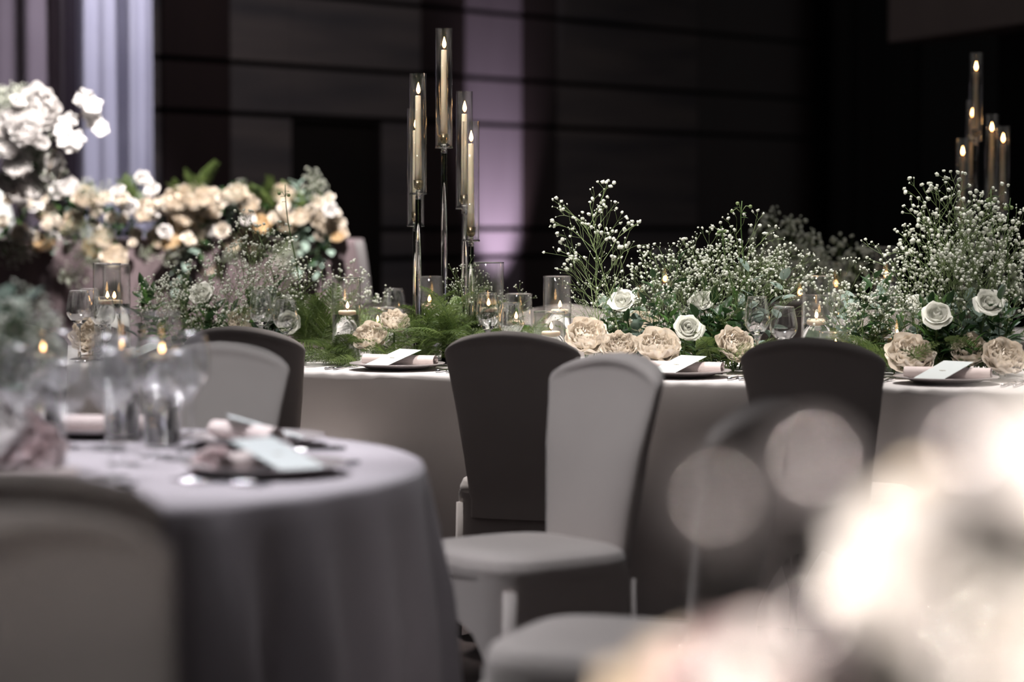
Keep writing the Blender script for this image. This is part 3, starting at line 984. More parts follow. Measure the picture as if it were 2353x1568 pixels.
# baby's breath
def blossom(bd, q, c, r):
    """small ruffled double flower"""
    vs_, fs_ = ICO[1]
    ax = Vector((q.uniform(-1, 1), q.uniform(-1, 1), q.uniform(.2, 1))).normalized()
    out = []
    for x, y, z in vs_:
        p = Vector((x, y, z))
        k = r * q.uniform(.72, 1.18)
        p = p - ax * p.dot(ax) * .28
        out.append((c[0] + p.x * k, c[1] + p.y * k, c[2] + p.z * k))
    bd.add(out, fs_)
def gyps(seed, H=.32, spread=1.0, nb=9, bud=.0052, depth=3, unopened=False):
    q = random.Random(seed)
    st, bd = MB(), MB()
    def rv(a):
        return Vector((q.uniform(-a, a), q.uniform(-a, a), q.uniform(-a, a)))
    def branch(p, d, L, r, lv):
        d = d.normalized()
        m_ = p + d * L * .5 + rv(.04 * L)
        e = p + d * L + rv(.06 * L)
        st.tube([p, m_, e], [r, r * .85, r * .7], 3 if lv < depth else 4, False)
        if lv == 0:
            if unopened:
                bd.ico(e, bud * q.uniform(.35, .6), 0)
            else:
                blossom(bd, q, e, bud * (q.uniform(.75, 1.15) if q.random() < .62 else .45))
            return
        n = q.choice((2, 3, 3)) if lv > 1 else q.choice((2, 3))
        for k in range(n):
            nd = d + rv(1).normalized() * (.62 if lv > 1 else .8) + Vector((0, 0, .12))
            branch(e, nd, L * q.uniform(.45, .68), r * .68, lv - 1)
    pts = [Vector((0, 0, 0))]
    bend = Vector((q.uniform(-.18, .18), q.uniform(-.18, .18), 0))
    n = 8
    for i in range(1, n + 1):
        k = i / n
        pts.append(Vector((bend.x * k * k * H, bend.y * k * k * H, H * .80 * k)))
    st.tube(pts, [.0016 - .0009 * i / n for i in range(n + 1)], 5, False)
    for i in range(nb):
        k = .38 + .60 * (i + q.random()) / nb
        j = min(int(k * n), n - 1)
        p = pts[j].lerp(pts[j + 1], k * n - j)
        a = i * 2.4 + q.uniform(-.4, .4)
        sl = (1.15 - .75 * k) * spread
        branch(p, Vector((math.cos(a) * sl, math.sin(a) * sl, .75)), H * .22 * (1.2 - .5 * k), .00085, depth - 1)
    return st.mesh('stems', 'gstem'), bd.mesh('blossoms', 'bud')
GY = [gyps(100 + i, spread=[1, .8, 1.2, .9, 1.1][i], bud=.0053) for i in range(5)]
GYL = [gyps(150 + i, H=.44, nb=13, bud=.0052, spread=[.9, 1.05, .8][i]) for i in range(3)]
GYU = [gyps(200 + i, bud=.0045, unopened=True) for i in range(2)]
GYD = [gyps(300 + i, H=.30, nb=11, bud=.0054, spread=1.25) for i in range(2)]
def spray(base, tip, label, group, lib=GY, idx=None, size=None):
    base, tip = Vector(base), Vector(tip)
    d = tip - base
    if lib is GY and d.length > .34:
        lib = GYL
    i = R.randrange(len(lib)) if idx is None else idx
    t = thing('babys_breath_spray', label, "baby's breath", base, 0, group)
    aim(t, d, R.uniform(0, 6.28), base, d.length / (.42 if lib is GYL else .31) if size is None else size)
    obj('stems', lib[i][0], t)['kind'] = 'stuff'
    obj('blossoms', lib[i][1], t)['kind'] = 'stuff'
    return t
def sprays_px(lst, t, base_px, label, group, lib=GY, jit=.10):
    for px, py in lst:
        tt = t + R.uniform(-jit, jit)
        b = tpx(base_px + (px - base_px) * .55 + R.uniform(-12, 12), t + R.uniform(-.05, .05), .01)
        D = tpx(px, tt).y
        lo, hi = min(p[0] for p in lst), max(p[0] for p in lst)
        side = '' if hi - lo < 200 else ', left' if px < lo + (hi - lo) / 3 else ', right' if px > hi - (hi - lo) / 3 else ', middle'
        up = '' if hi - lo < 200 else ' top' if py < sum(p[1] for p in lst) / len(lst) else ' bottom'
        spray(b, P(px, py, D), label + side + up, group, lib)
LA = "white baby's breath spray in the airy mass left of three glasses"
sprays_px([(560, 505), (620, 520), (660, 560), (600, 580), (540, 570), (690, 600), (500, 620), (440, 620), (380, 630), (335, 650), (350, 690), (420, 670), (480, 660), (540, 640), (600, 640), (400, 720), (470, 720), (530, 700), (640, 640)],
          .62, 510, LA, "baby's breath at the left of the long table")
sprays_px([(340, 640), (390, 660), (430, 640), (470, 690), (520, 660), (560, 690), (380, 700), (440, 730), (600, 600), (640, 590), (500, 740)], .48, 480, "white baby's breath spray at the front of the left mass", "baby's breath at the left front", GY, .06)
sprays_px([(770, 625), (800, 610), (840, 640), (750, 650), (860, 670)], .85, 800, "small white baby's breath spray behind the half-filled cylinder", "baby's breath behind the ferns")
sprays_px([(1050, 620), (1090, 605), (1130, 640), (1190, 660), (1060, 650), (1150, 680)], .72, 1090, "budding baby's breath sprig between the candelabra rods and the tallest cylinder", "sprigs beside the candelabra", GYU)
sprays_px([(1390, 445), (1310, 500)], .50, 1480, "tall arching baby's breath spray reaching up left of the white roses", "arching sprays", GY, .03)
sprays_px([(1320, 590)], .50, 1480, "lower arching baby's breath spray drooping left above the cylinders", "arching sprays", GYU, .03)
LC = "white baby's breath spray in the cloud above the ivory roses"
sprays_px([(1470, 585), (1500, 600), (1440, 630), (1560, 590), (1590, 565), (1620, 545), (1640, 580), (1680, 600), (1720, 590), (1760, 575), (1800, 560), (1820, 590), (1700, 560), (1740, 500), (1550, 640), (1600, 630), (1650, 640), (1500, 660), (1560, 680), (1400, 660), (1770, 610), (1530, 700), (1660, 560)],
          .62, 1570, LC, "baby's breath in the centre arrangement")
sprays_px([(1350, 660), (1380, 640), (1370, 690), (1410, 680), (1340, 700), (1440, 650), (1460, 680), (1390, 720)], .66, 1420, "greenish budding baby's breath sprig right of the taller cylinder", "green sprigs right of the cylinders", GYU)
LD = "white baby's breath spray in the tall cloud at the right end"
sprays_px([(2180, 425), (2150, 450), (2215, 440), (2120, 500), (2090, 540), (2160, 520), (2210, 500), (2260, 480), (2300, 480), (2100, 590), (2060, 610), (2140, 580), (2190, 570), (2240, 560), (2290, 560), (2330, 590), (2130, 640), (2080, 650), (2050, 680), (2200, 630), (2270, 620), (2340, 640)],
          .60, 2190, LD, "baby's breath at the right end")
sprays_px([(1930, 640), (1960, 660), (1990, 650), (2010, 680), (1950, 690), (2030, 650), (1985, 700), (1960, 610)], .55, 1990, "white baby's breath spray right of the tall cylinder with greenery", "baby's breath right of the cylinder")
LF = "blurred baby's breath spray on the second long table"
sprays_px([(1790, 480), (1820, 490), (1760, 500), (1840, 520), (1800, 520), (1930, 540), (1960, 545), (1900, 570), (1980, 570), (1850, 580), (1760, 560), (1940, 590), (2330, 560), (2345, 620), (1880, 600)],
          3.45, 1870, LF, "baby's breath on the second table", GYD)

# ferns
def frond(seed, L=.28, n=15, wr=.30, leafl=.013, leafw=.0045, m='fern', arch=.35):
    q = random.Random(seed)
    rc, lf = MB(), MB()
    def rp(k):
        return Vector((0, L * k * (1 - .12 * k), L * (arch * k - arch * 1.1 * k * k)))
    rc.tube([rp(i / 10) for i in range(11)], [.0015 - .001 * i / 10 for i in range(11)], 4, False)
    for i in range(n):
        k = .10 + .88 * i / (n - 1)
        p = rp(k)
        d0 = (rp(min(1, k + .02)) - rp(k - .02)).normalized()
        PL = L * wr * (math.sin(min(1, .22 + .9 * (1 - k)) * PI * .55)) * (1 - .55 * k)
        for sd in (-1, 1):
            side = Vector((sd, 0, .10))
            d = (side * .85 + d0 * .62 + Vector((0, 0, q.uniform(-.15, .1)))).normalized()
            m_ = max(3, int(PL / (leafl * .42)))
            upn = Vector((0, 0, 1))
            tip = d.cross(upn).normalized()
            for j in range(m_ + 1):
                kk = (j + .6) / (m_ + 1)
                pp = p + d * PL * kk + Vector((0, 0, -.25 * PL * kk * kk))
                ll = leafl * (1.05 - .65 * kk)
                for s2 in (-1, 1):
                    dd = (d * .7 + tip * s2 * .75 + Vector((0, 0, q.uniform(-.2, .25)))).normalized()
                    wv = dd.cross(upn).normalized() * leafw * .5
                    a = pp
                    lf.add([a, a + dd * ll * .5 + wv + Vector((0, 0, .001)), a + dd * ll, a + dd * ll * .5 - wv], [(0, 1, 2, 3)])
            lf.add([p, p + d * PL * .5 + Vector((0, 0, .0012)), p + d * PL, p + d * PL * .5 + tip * .0012], [(0, 1, 2, 3)])
    return rc.mesh('rachis', 'stem'), lf.mesh('leaflets', m, False)
FR = [frond(1, leafl=.0105, leafw=.0042, n=13), frond(2, m='fern2', leafl=.012, leafw=.0046, n=12), frond(3, wr=.36, n=13, leafl=.011, leafw=.004), frond(4, m='fern2', n=11, leafl=.013, leafw=.005)]
def fern(base, az, elev, sc, label, group, idx=None, roll=0):
    t = thing('fern_frond', label, 'fern', base, 0, group)
    q = Matrix.Rotation(az, 3, 'Z') @ Matrix.Rotation(elev, 3, 'X') @ Matrix.Rotation(roll, 3, 'Y')
    t.matrix_basis = Matrix.LocRotScale(Vector(base), q.to_quaternion(), Vector((sc,) * 3))
    i = R.randrange(len(FR)) if idx is None else idx
    obj('rachis', FR[i][0], t)
    obj('leaflets', FR[i][1], t)['kind'] = 'stuff'
    return t
def fern_zone(x0, x1, t0, t1, n, label, group, emin=.15, emax=.9, sc=(.45, .85), az=None, z=.02):
    for _ in range(n):
        b = tpx(R.uniform(x0, x1), R.uniform(t0, t1), R.uniform(z * .5, z * 1.5))
        a = R.uniform(-PI, PI) if az is None else R.uniform(*az)
        fern(b, a, R.uniform(emin, emax), R.uniform(*sc) * 1.12, label, group, None, R.uniform(-.9, .9))
LFN = 'green fern frond in the low mound around the foot of the candelabra'
fern_zone(890, 1080, .38, .72, 58, LFN, 'ferns at the candelabra foot', .1, .9, (.45, .8), None, .09)
fern_zone(880, 1080, .36, .50, 30, LFN, 'ferns at the candelabra foot', .0, .6, (.4, .6), None, .025)
fern_zone(1000, 1240, .42, .75, 46, LFN, 'ferns at the candelabra foot', .1, .8, (.4, .65), None, .06)
LFM = 'green fern frond in the mound between the wine glasses and the half-filled cylinder'
fern_zone(690, 800, .34, .50, 26, LFM, 'ferns left of the cylinder', .0, .5, (.4, .7), None, .025)
fern_zone(690, 770, .52, .75, 36, LFM, 'ferns left of the cylinder', .5, 1.4, (.55, .85), None, .05)
fern_zone(690, 830, .30, .38, 9, 'fern frond spilling onto the cloth left of the blush peonies', 'ferns spilling forward', -.02, .15, (.45, .7), (1.2, 2.6), .012)
LFR = 'fern frond among the roses in the centre arrangement'
fern_zone(1600, 1720, .42, .62, 22, LFR, 'ferns in the centre arrangement', .3, 1.2, (.45, .8))
fern_zone(1340, 1600, .50, .70, 8, LFR, 'ferns in the centre arrangement', .3, 1.2, (.4, .7))
LFE = 'fern frond in the low tufts right of the small low cylinder'
fern_zone(1950, 2080, .36, .62, 26, LFE, 'ferns at the right end', .2, 1.0, (.4, .65), None, .03)
fern_zone(2080, 2353, .5, .8, 10, 'fern frond behind the two right roses', 'ferns behind the right roses', .4, 1.2, (.5, .9))
fern_zone(330, 560, .45, .7, 8, "fern frond under the baby's breath at the left end", 'ferns at the left end', .3, 1.1, (.45, .8))

# leafy sprigs: every leaf a part
def leaf_mesh(L, Wd, m, fold=.18, pointed=1.0, curl=.2):
    def fn(u, v):
        uu = u * 2 - 1
        wv = Wd * (math.sin(PI * v ** (.85 if pointed < 1 else .75)) ** (.75 if pointed < 1 else 1.0)) * .5
        return (uu * wv, L * v, abs(uu) * wv * fold * 2 - curl * L * v * v)
    return MB().grid(fn, 4, 7).mesh('leaf', m)
LEAF = {'dark': leaf_mesh(.062, .030, 'leaf'), 'mid': leaf_mesh(.052, .022, 'leaf2'), 'euc': leaf_mesh(.058, .040, 'euc', .12, .5, .12), 'eucs': leaf_mesh(.034, .026, 'euc', .1, .5, .1)}
def sprig(base, tip, kind, label, group, n=8, name='leafy_sprig', sc=1.0, cat='foliage'):
    base, tip = Vector(base), Vector(tip)
    t = thing(name, label, cat, base, 0, group)
    d = tip - base
    bend = Vector((R.uniform(-.1, .1), R.uniform(-.1, .1), 0)) * d.length
    def rp(k):
        return d * k + bend * math.sin(k * PI)
    MB().tube([rp(i / 6) for i in range(7)], [.0022 - .0013 * i / 6 for i in range(7)], 5).build('stem', 'stem', t)
    for i in range(n):
        k = .25 + .75 * i / (n - 1)
        p = rp(k)
        ax = (rp(min(1, k + .03)) - rp(k - .03)).normalized()
        a = i * 2.4 + R.uniform(-.4, .4)
        o1 = ax.orthogonal().normalized()
        o2 = ax.cross(o1)
        dr_ = (o1 * math.cos(a) + o2 * math.sin(a)) * .85 + ax * (.5 if i < n - 1 else 2)
        lf = obj('leaf', LEAF[kind], t)
        q = dr_.to_track_quat('Y', 'Z') @ Quaternion((0, 1, 0), R.uniform(-.5, .5))
        s_ = sc * R.uniform(.75, 1.15)
        lf.matrix_basis = Matrix.LocRotScale(p, q, Vector((s_,) * 3))
    return t
def sprig_px(px, py, t, kind, label, group, bpx=None, n=8, sc=1.0, name='leafy_sprig'):
    b = tpx(px if bpx is None else bpx, t, .01)
    return sprig(b, P(px, py, tpx(px, t).y), kind, label, group, n, name, sc)
for px, py in [(340, 690), (380, 740), (420, 700), (450, 750), (500, 760), (360, 770), (540, 740), (480, 700), (580, 720), (430, 660), (620, 700)]:
    sprig_px(px, py, R.uniform(.60, .80), R.choice(('dark', 'dark', 'mid')), "dark leafy sprig under the baby's breath at the left end", 'leafy sprigs at the left', px + R.uniform(-40, 40), 8)
for px, py in [(1390, 760), (1440, 740), (1480, 700), (1540, 730), (1600, 730), (1640, 700), (1660, 740), (1640, 780), (1690, 690), (1720, 700), (1620, 660), (1500, 640), (1560, 600), (1700, 740), (1600, 790), (1660, 790)]:
    sprig_px(px, py, R.uniform(.42, .66), R.choice(('dark', 'mid', 'dark')), 'leafy green sprig among the roses and peonies of the centre arrangement', 'leafy sprigs in the centre', px + R.uniform(-40, 40), 8)
for px, py in [(2130, 760), (2180, 780), (2210, 740), (2250, 760), (2290, 750), (2320, 760), (2180, 700), (2300, 690), (2330, 700), (2140, 700), (2240, 790), (2030, 700), (2010, 640)]:
    sprig_px(px, py, R.uniform(.44, .66), R.choice(('dark', 'dark', 'mid')), 'dark leafy sprig under the two right roses', 'leafy sprigs at the right', px + R.uniform(-40, 40), 8)
for px, py, bp, n in [(1720, 625, 1690, 7), (1800, 645, 1720, 8), (1770, 700, 1720, 6), (1500, 735, 1520, 6)]:
    sprig_px(px, py, .52, 'euc', 'grey-green eucalyptus sprig above the pair of wine glasses' if px > 1600 else 'grey-green eucalyptus sprig behind the peonies', 'eucalyptus sprigs', bp, n, 1.0, 'eucalyptus_sprig')
sprig_px(595, 540, .62, 'dark', "dark round-leaved twig standing above the baby's breath at the left", 'round leaved twigs', 620, 5, .6)
sprig_px(740, 620, .7, 'eucs', 'thin grey leaf sprig beside the tall green bud stem', 'thin grey sprigs', 735, 4, .8)
for px, py in [(1060, 700), (1200, 745), (1190, 720), (1110, 700), (1230, 760)]:
    sprig_px(px, py, .6, 'mid', 'light green leafy sprig right of the candelabra foot', 'light sprigs at the candelabra', px + R.uniform(-20, 20), 7, .6)

for zone, x0, x1, y0, y1, n, lab, grp in [
    (0, 1560, 1720, 700, 800, 22, 'dark leafy sprig in the deep green behind the low open rose', 'dark sprigs behind the open rose'),
    (1, 1380, 1560, 690, 770, 14, 'dark leafy sprig behind the left blush peonies', 'dark sprigs behind the peonies'),
    (2, 2110, 2340, 690, 800, 30, 'dark leafy sprig in the deep green below the two right roses', 'dark sprigs below the right roses'),
    (3, 320, 640, 650, 780, 30, "dark leafy sprig in the shade of the baby's breath at the left end", 'dark sprigs at the left end'),
    (4, 1930, 2080, 660, 770, 12, 'leafy sprig right of the tall cylinder above the right chair', 'sprigs right of the tall cylinder')]:
    for _ in range(n):
        px, py = R.uniform(x0, x1), R.uniform(y0, y1)
        sprig_px(px, py, R.uniform(.5, .85), R.choice(('dark', 'dark', 'dark', 'mid', 'euc')), lab, grp, px + R.uniform(-50, 50), 9, 1.1)
# slim stems with drooping buds
def bud_stem(px_top, py_top, px_base, t, label, buds, group='tall bud stems'):
    b = tpx(px_base, t, .01)
    top = P(px_top, py_top, tpx(px_top, t).y)
    th = thing('bud_stem', label, 'flower stem', b, 0, group)
    d = top - b
    def rp(k):
        return d * k + Vector((.02 * math.sin(k * 5), .01 * math.sin(k * 4), 0))
    MB().tube([rp(i / 12) for i in range(13)], [.0030 - .0014 * i / 12 for i in range(13)], 6).build('stem', 'stem', th)
    for dx, dz in buds:
        p0 = rp(.93)
        p2 = p0 + Vector((dx, R.uniform(-.01, .01), dz))
        bs = MB().tube([p0, p0.lerp(p2, .5) + Vector((0, 0, .012)), p2], .0013, 5)
        bs.ico(p2, .0065, 1)
        bs.build('bud', 'gstem', th)
    for k in (.50, .52, .90, .93, .96):
        lf = obj('leaf', LEAF['mid'], th)
        a = R.uniform(0, 6.28)
        lf.matrix_basis = Matrix.LocRotScale(rp(k), Vector((math.cos(a), math.sin(a), .15)).to_track_quat('Y', 'Z'), Vector((.5,) * 3))
    return th
bud_stem(1718, 462, 1700, .52, 'tall green stem topped with curled buds above the eucalyptus', [(-.03, .005), (-.012, .03), (.03, .02)])
bud_stem(1672, 520, 1690, .56, 'shorter drooping bud stem left of the tallest bud stem', [(-.012, .012), (.012, .016)])
bud_stem(668, 425, 682, .62, 'tall thin bud stem rising in front of the head table flowers', [(-.022, .012), (.012, .006)])
bud_stem(2290, 435, 2300, .60, 'thin bud stem in front of the far right candelabrum', [(-.012, .006), (.012, .004)])
bud_stem(2335, 455, 2290, .60, 'leaning bud stem at the right edge beside the far candelabrum', [(.01, .008), (-.01, .006)])

# ------------------------------------------------------------------ head table and its flowers
HZ = 1.146
HY = 13.0
hx0, hx1 = -3.3, P(815, 550, HY + .05).x
ht = thing('head_table', 'head table on the stage, almost hidden by flowers, its cloth corner showing', 'table', ((hx0 + hx1) / 2, HY + .4, .4))
hl = (hx1 - hx0) / 2
MB().box((-hl + .01, -.38, .70), (hl - .01, .38, .738)).build('table_board', 'stage', ht, False)
for sx in (-1, 1):
    for sy in (-1, 1):
        MB().tube([(sx * (hl - .12), sy * .3, 0), (sx * (hl - .12), sy * .3, .7)], .02, 8).build('leg', 'silver', ht)
hc = MB()
HP = []
nn1, nn2 = 140, 50
for i in range(nn1):
    HP.append((-hl + 2 * hl * i / nn1, -.4, 0, -1))
for i in range(nn2):
    HP.append((hl, -.4 + .8 * i / nn2, 1, 0))
for i in range(nn1):
    HP.append((hl - 2 * hl * i / nn1, .4, 0, 1))
for i in range(nn2):
    HP.append((-hl, .4 - .8 * i / nn2, -1, 0))
hrows = [(-.39, 0), (-.01, 0), (.0, -.004), (.006, -.03), (.015, -.12), (.03, -.3), (.045, -.52), (.055, -.735)]
def fh(u, v):
    i = int(round(u * len(HP))) % len(HP)
    x, y, nx, ny = HP[i]
    k = int(round(v * (len(hrows) - 1)))
    o, dz = hrows[k]
    if k == 0:
        return (x * .9, 0, .746)
    o += .016 * math.sin(i * .55 + 1.3 * math.sin(i * .13)) * min(1, max(0, -dz) / .2)
    return (x + nx * o, y + ny * o, .746 + dz)
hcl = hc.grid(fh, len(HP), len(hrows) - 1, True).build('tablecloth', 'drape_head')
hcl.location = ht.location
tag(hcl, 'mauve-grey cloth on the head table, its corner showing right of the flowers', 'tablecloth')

BG = {'rose': [joined_flower(rose_layers(1.25, .58), 'rose_bg', i) for i in range(2)],
      'white': [joined_flower(peony_layers(1.0, 40 + i), 'white_bg', i) for i in range(2)],
      'wrose': [joined_flower(rose_layers(1.3, .7), 'white_bg', 9)],
      'peony': [joined_flower(peony_layers(1.0, 60 + i), 'peony', i) for i in range(2)],
      'peach': [joined_flower(peony_layers(1.0, 80 + i), 'peach', i) for i in range(2)],
      'pink': [joined_flower(peony_layers(1.0, 90), 'pink', 3)]}
NAMES = {'rose': ('cream_rose', 'rose', 'cream rose'), 'white': ('white_peony', 'peony', 'white peony'), 'wrose': ('white_rose', 'rose', 'white rose'),
         'peony': ('blush_peony', 'peony', 'blush peony'), 'peach': ('peach_peony', 'peony', 'peach peony'), 'pink': ('pink_peony', 'peony', 'pale pink peony')}
def bg_flower(kind, c, face, sc, where, group):
    nme, cat, txt = NAMES[kind]
    o = obj(nme, R.choice(BG[kind]))
    f = Vector(face).normalized()
    aim(o, f, R.uniform(0, 6.28), Vector(c) - f * .03 * sc, sc)
    return tag(o, 'blurred %s %s' % (txt, where), cat, group)
def hzone(px):
    z = ['at the far left of', 'left of the middle of', 'above the paired cylinders in', 'around the peach cluster of', 'right of the peach cluster in', 'at the right end of']
    return z[max(0, min(5, int(px // 132)))] + ' the head table flowers'
HB = [('wrose', 135, 441, 1.15), ('rose', 98, 458, .75), ('wrose', 327, 413, 1.0), ('wrose', 352, 440, 1.05), ('rose', 280, 460, 1.1), ('rose', 330, 488, .9), ('rose', 222, 490, .9), ('rose', 258, 502, .9),
      ('rose', 285, 506, .7), ('rose', 312, 540, .9), ('rose', 305, 560, .6), ('rose', 235, 462, .7), ('rose', 380, 462, .8), ('rose', 515, 458, .95), ('rose', 560, 470, .8), ('rose', 632, 462, 1.0), ('rose', 632, 502, .85),
      ('rose', 655, 478, .9), ('rose', 730, 470, 1.0), ('rose', 768, 492, .9), ('rose', 757, 458, .8), ('rose', 715, 485, .8), ('rose', 490, 508, .8), ('rose', 60, 470, .9), ('rose', 20, 460, .9), ('rose', 8, 512, 1.0), ('rose', 200, 455, .9),
      ('rose', 130, 510, .8), ('rose', 575, 495, .9), ('rose', 218, 520, .8), ('peony', 195, 455, .9), ('peony', 110, 492, .9), ('peony', 410, 460, 1.2), ('peony', 445, 452, 1.2), ('peony', 478, 470, 1.1), ('peach', 430, 505, 1.35),
      ('peach', 405, 530, .9), ('peony', 447, 535, 1.0), ('peony', 365, 548, .95), ('peach', 395, 555, .8), ('peony', 580, 552, 1.0), ('peach', 600, 515, .8), ('peony', 535, 560, .8), ('peony', 660, 515, .9), ('peony', 480, 615, .75),
      ('peony', 262, 592, 1.0), ('peach', 100, 560, .8), ('peach', 215, 570, .8), ('peony', 570, 470, .8), ('peony', 775, 535, .8), ('rose', 785, 515, .7), ('white', 40, 440, .9), ('white', 160, 430, .8), ('peony', 690, 500, .8), ('peach', 775, 545, .5)]
for i in range(46):
    HB.append((R.choice(('rose', 'rose', 'peony', 'peony', 'wrose')), R.uniform(-5, 775), R.uniform(440, 560), R.uniform(.7, 1.05)))
for k, px, py, sc in HB:
    D = 12.98 + R.uniform(-.08, .10) - max(0, (py - 520) / 1100)
    bg_flower(k, P(px, py, D), (R.uniform(-.5, .5), -1, R.uniform(.1, 1.1)), sc, hzone(px), 'flowers on the head table')
def hspray(px, py, D, bpx, bpy, lab, grp, lib=GYD, n=1):
    for _ in range(n):
        spray(P(bpx + R.uniform(-15, 15), bpy + R.uniform(-10, 10), D + .1), P(px + R.uniform(-25, 25), py + R.uniform(-20, 20), D), lab, grp, lib)
LG = "blurred baby's breath spray spilling from the head table flowers"
for px, py, bx, by, n in [(180, 540, 200, 500, 4), (130, 560, 160, 500, 3), (190, 600, 210, 540, 4), (60, 590, 80, 530, 4), (20, 600, 40, 540, 3), (160, 650, 190, 590, 3), (235, 420, 240, 470, 3), (200, 420, 220, 480, 2), (640, 610, 650, 560, 4), (670, 590, 660, 540, 3),
                         (730, 395, 720, 460, 3), (545, 430, 555, 490, 2), (350, 590, 350, 550, 2), (730, 430, 720, 480, 2), (250, 560, 240, 520, 2), (40, 480, 50, 520, 2), (520, 600, 540, 560, 2), (390, 600, 380, 560, 2)]:
    hspray(px, py, 12.85, bx, by, LG, "baby's breath on the head table", GYD, n)
for px, py, bx, by, n in [(450, 395, 450, 470, 5), (490, 370, 460, 460, 2), (400, 420, 420, 480, 4), (600, 410, 620, 480, 6), (640, 420, 640, 490, 5), (570, 420, 600, 480, 3), (690, 440, 680, 490, 3), (280, 410, 290, 470, 4), (240, 540, 250, 500, 2), (300, 420, 300, 480, 2)]:
    for _ in range(n):
        b = P(bx + R.uniform(-20, 20), by, 13.0 + R.uniform(-.05, .1))
        e = P(px + R.uniform(-25, 25), py + R.uniform(-12, 12), 13.0 + R.uniform(-.1, .1))
        d = e - b
        t = thing('fern_frond', 'blurred green fern frond rising above the head table flowers', 'fern', b, 0, 'ferns on the head table')
        i = R.choice((1, 3))
        t.matrix_basis = Matrix.LocRotScale(b, d.to_track_quat('Y', 'Z') @ Quaternion((0, 1, 0), R.uniform(-.9, .9)), Vector((d.length / .25,) * 3))
        obj('rachis', FR[i][0], t)
        obj('leaflets', FR[i][1], t)['kind'] = 'stuff'
for i in range(110):
    px, py = R.uniform(-10, 790), R.uniform(445, 585)
    if px > 720:
        py = R.uniform(480, 620)
    D = 13.03 + R.uniform(-.05, .15) - max(0, (py - 540) / 1100)
    b = P(px + R.uniform(-25, 25), py + R.uniform(10, 40), D + .15)
    sprig(b, P(px + R.uniform(-20, 20), py - R.uniform(10, 30), D), R.choice(('dark', 'dark', 'mid', 'euc')), 'blurred leafy sprig ' + hzone(px), 'leafy sprigs on the head table', 6, 'leafy_sprig', 1.35)
for px, py in [(430, 590), (420, 620), (415, 650), (455, 570), (700, 560), (690, 540), (720, 580), (730, 610), (690, 600), (755, 560)]:
    D = 12.9
    sprig(P(px, py - 50, D + .1), P(px + R.uniform(-10, 10), py + 15, D), R.choice(('euc', 'dark')), 'blurred trailing leaf sprig hanging in front of the head table cloth', 'trailing sprigs on the head table', 6, 'leafy_sprig', 1.2)
# tall arrangement at the far left, on a pedestal vase
VP_ = P(-20, 560, 13.45)
vt = thing('pedestal_vase', 'white vase hidden behind the white flowers at the far left', 'vase', (VP_.x, VP_.y, HZ))
MB().lathe([(0, 0), (.10, 0), (.11, .01), (.13, .10), (.10, .22), (.12, .30), (.11, .30), (.09, .22), (0, .05)], 28).build('vase_body', 'card', vt)
for k, px, py, sc in [('white', 85, 250, 1.7), ('white', 45, 275, 1.1), ('white', 60, 300, 1.1), ('white', 5, 290, 1.2), ('white', 20, 330, 1.2), ('white', 70, 345, 1.1), ('white', 110, 390, 1.2), ('white', 40, 380, 1.1), ('white', 20, 420, 1.1),
                      ('white', 75, 425, 1.2), ('wrose', 40, 235, .9), ('white', 125, 370, .7), ('wrose', 95, 330, .9)]:
    bg_flower(k, P(px, py, 12.6 + R.uniform(-.1, .1)), (R.uniform(-.4, .6), -1, R.uniform(.1, .9)), sc, 'in the tall arrangement at the far left edge', 'white flowers of the tall arrangement')
LT = "blurred baby's breath spray in the tall arrangement at the far left edge"
for px, py, bx, by, n in [(10, 205, 10, 300, 5), (45, 210, 30, 310, 4), (60, 230, 30, 320, 3), (90, 300, 40, 370, 4), (100, 340, 50, 400, 4), (130, 400, 70, 430, 4), (20, 370, 0, 430, 4)]:
    hspray(px, py, 12.62, bx, by, LT, "baby's breath of the tall arrangement", GYD, n)
for i in range(12):
    px, py = R.uniform(0, 110), R.uniform(280, 440)
    sprig(P(px - 10, py + 40, 12.75), P(px, py - 10, 12.65), R.choice(('mid', 'dark')), 'blurred leafy sprig in the tall arrangement at the far left edge', 'leafy sprigs of the tall arrangement', 6, 'leafy_sprig', 1.2)
# orchid branch
ob = thing('orchid_branch', 'blurred white orchid branch reaching right from the tall arrangement', 'orchid', P(110, 400, 12.6), 0)
o0 = Vector(ob.location)
path = [P(110, 400, 12.6), P(125, 350, 12.6), P(150, 300, 12.6), P(185, 265, 12.6), P(205, 230, 12.6), P(228, 290, 12.55)]
MB().tube([p - o0 for p in path[:5]], .004, 6).build('stem', 'brass', ob)
def orchid_mesh():
    mb = MB()
    for k in range(5):
        a = k * 2 * PI / 5
        def fn(u, v, a=a):
            uu = u * 2 - 1
            wv = .026 * math.sin(PI * v ** .8) ** .8
            x, y = uu * wv, .055 * v
            return (x * math.cos(a) - y * math.sin(a), x * math.sin(a) + y * math.cos(a), .012 * v * v - .006 * uu * uu)
        mb.grid(fn, 4, 5)
    mb.ico((0, 0, .006), .008, 1)
    return mb.mesh('orchid_bloom', 'white_bg')
OM = orchid_mesh()
for px, py, s_ in [(195, 225, 1.0), (212, 240, 1.1), (205, 262, .8), (218, 280, 1.0), (232, 297, .9), (150, 285, 1.1), (165, 275, .8), (140, 300, .8), (175, 320, 1.0), (160, 335, .9), (145, 325, .7), (185, 228, .8), (170, 340, .6)]:
    p = obj('orchid_bloom', OM, ob)
    aim(p, (R.uniform(-.5, .5), -1, R.uniform(-.1, .6)), R.uniform(0, 6), P(px, py, 12.55 + R.uniform(-.03, .03)) - o0, s_)

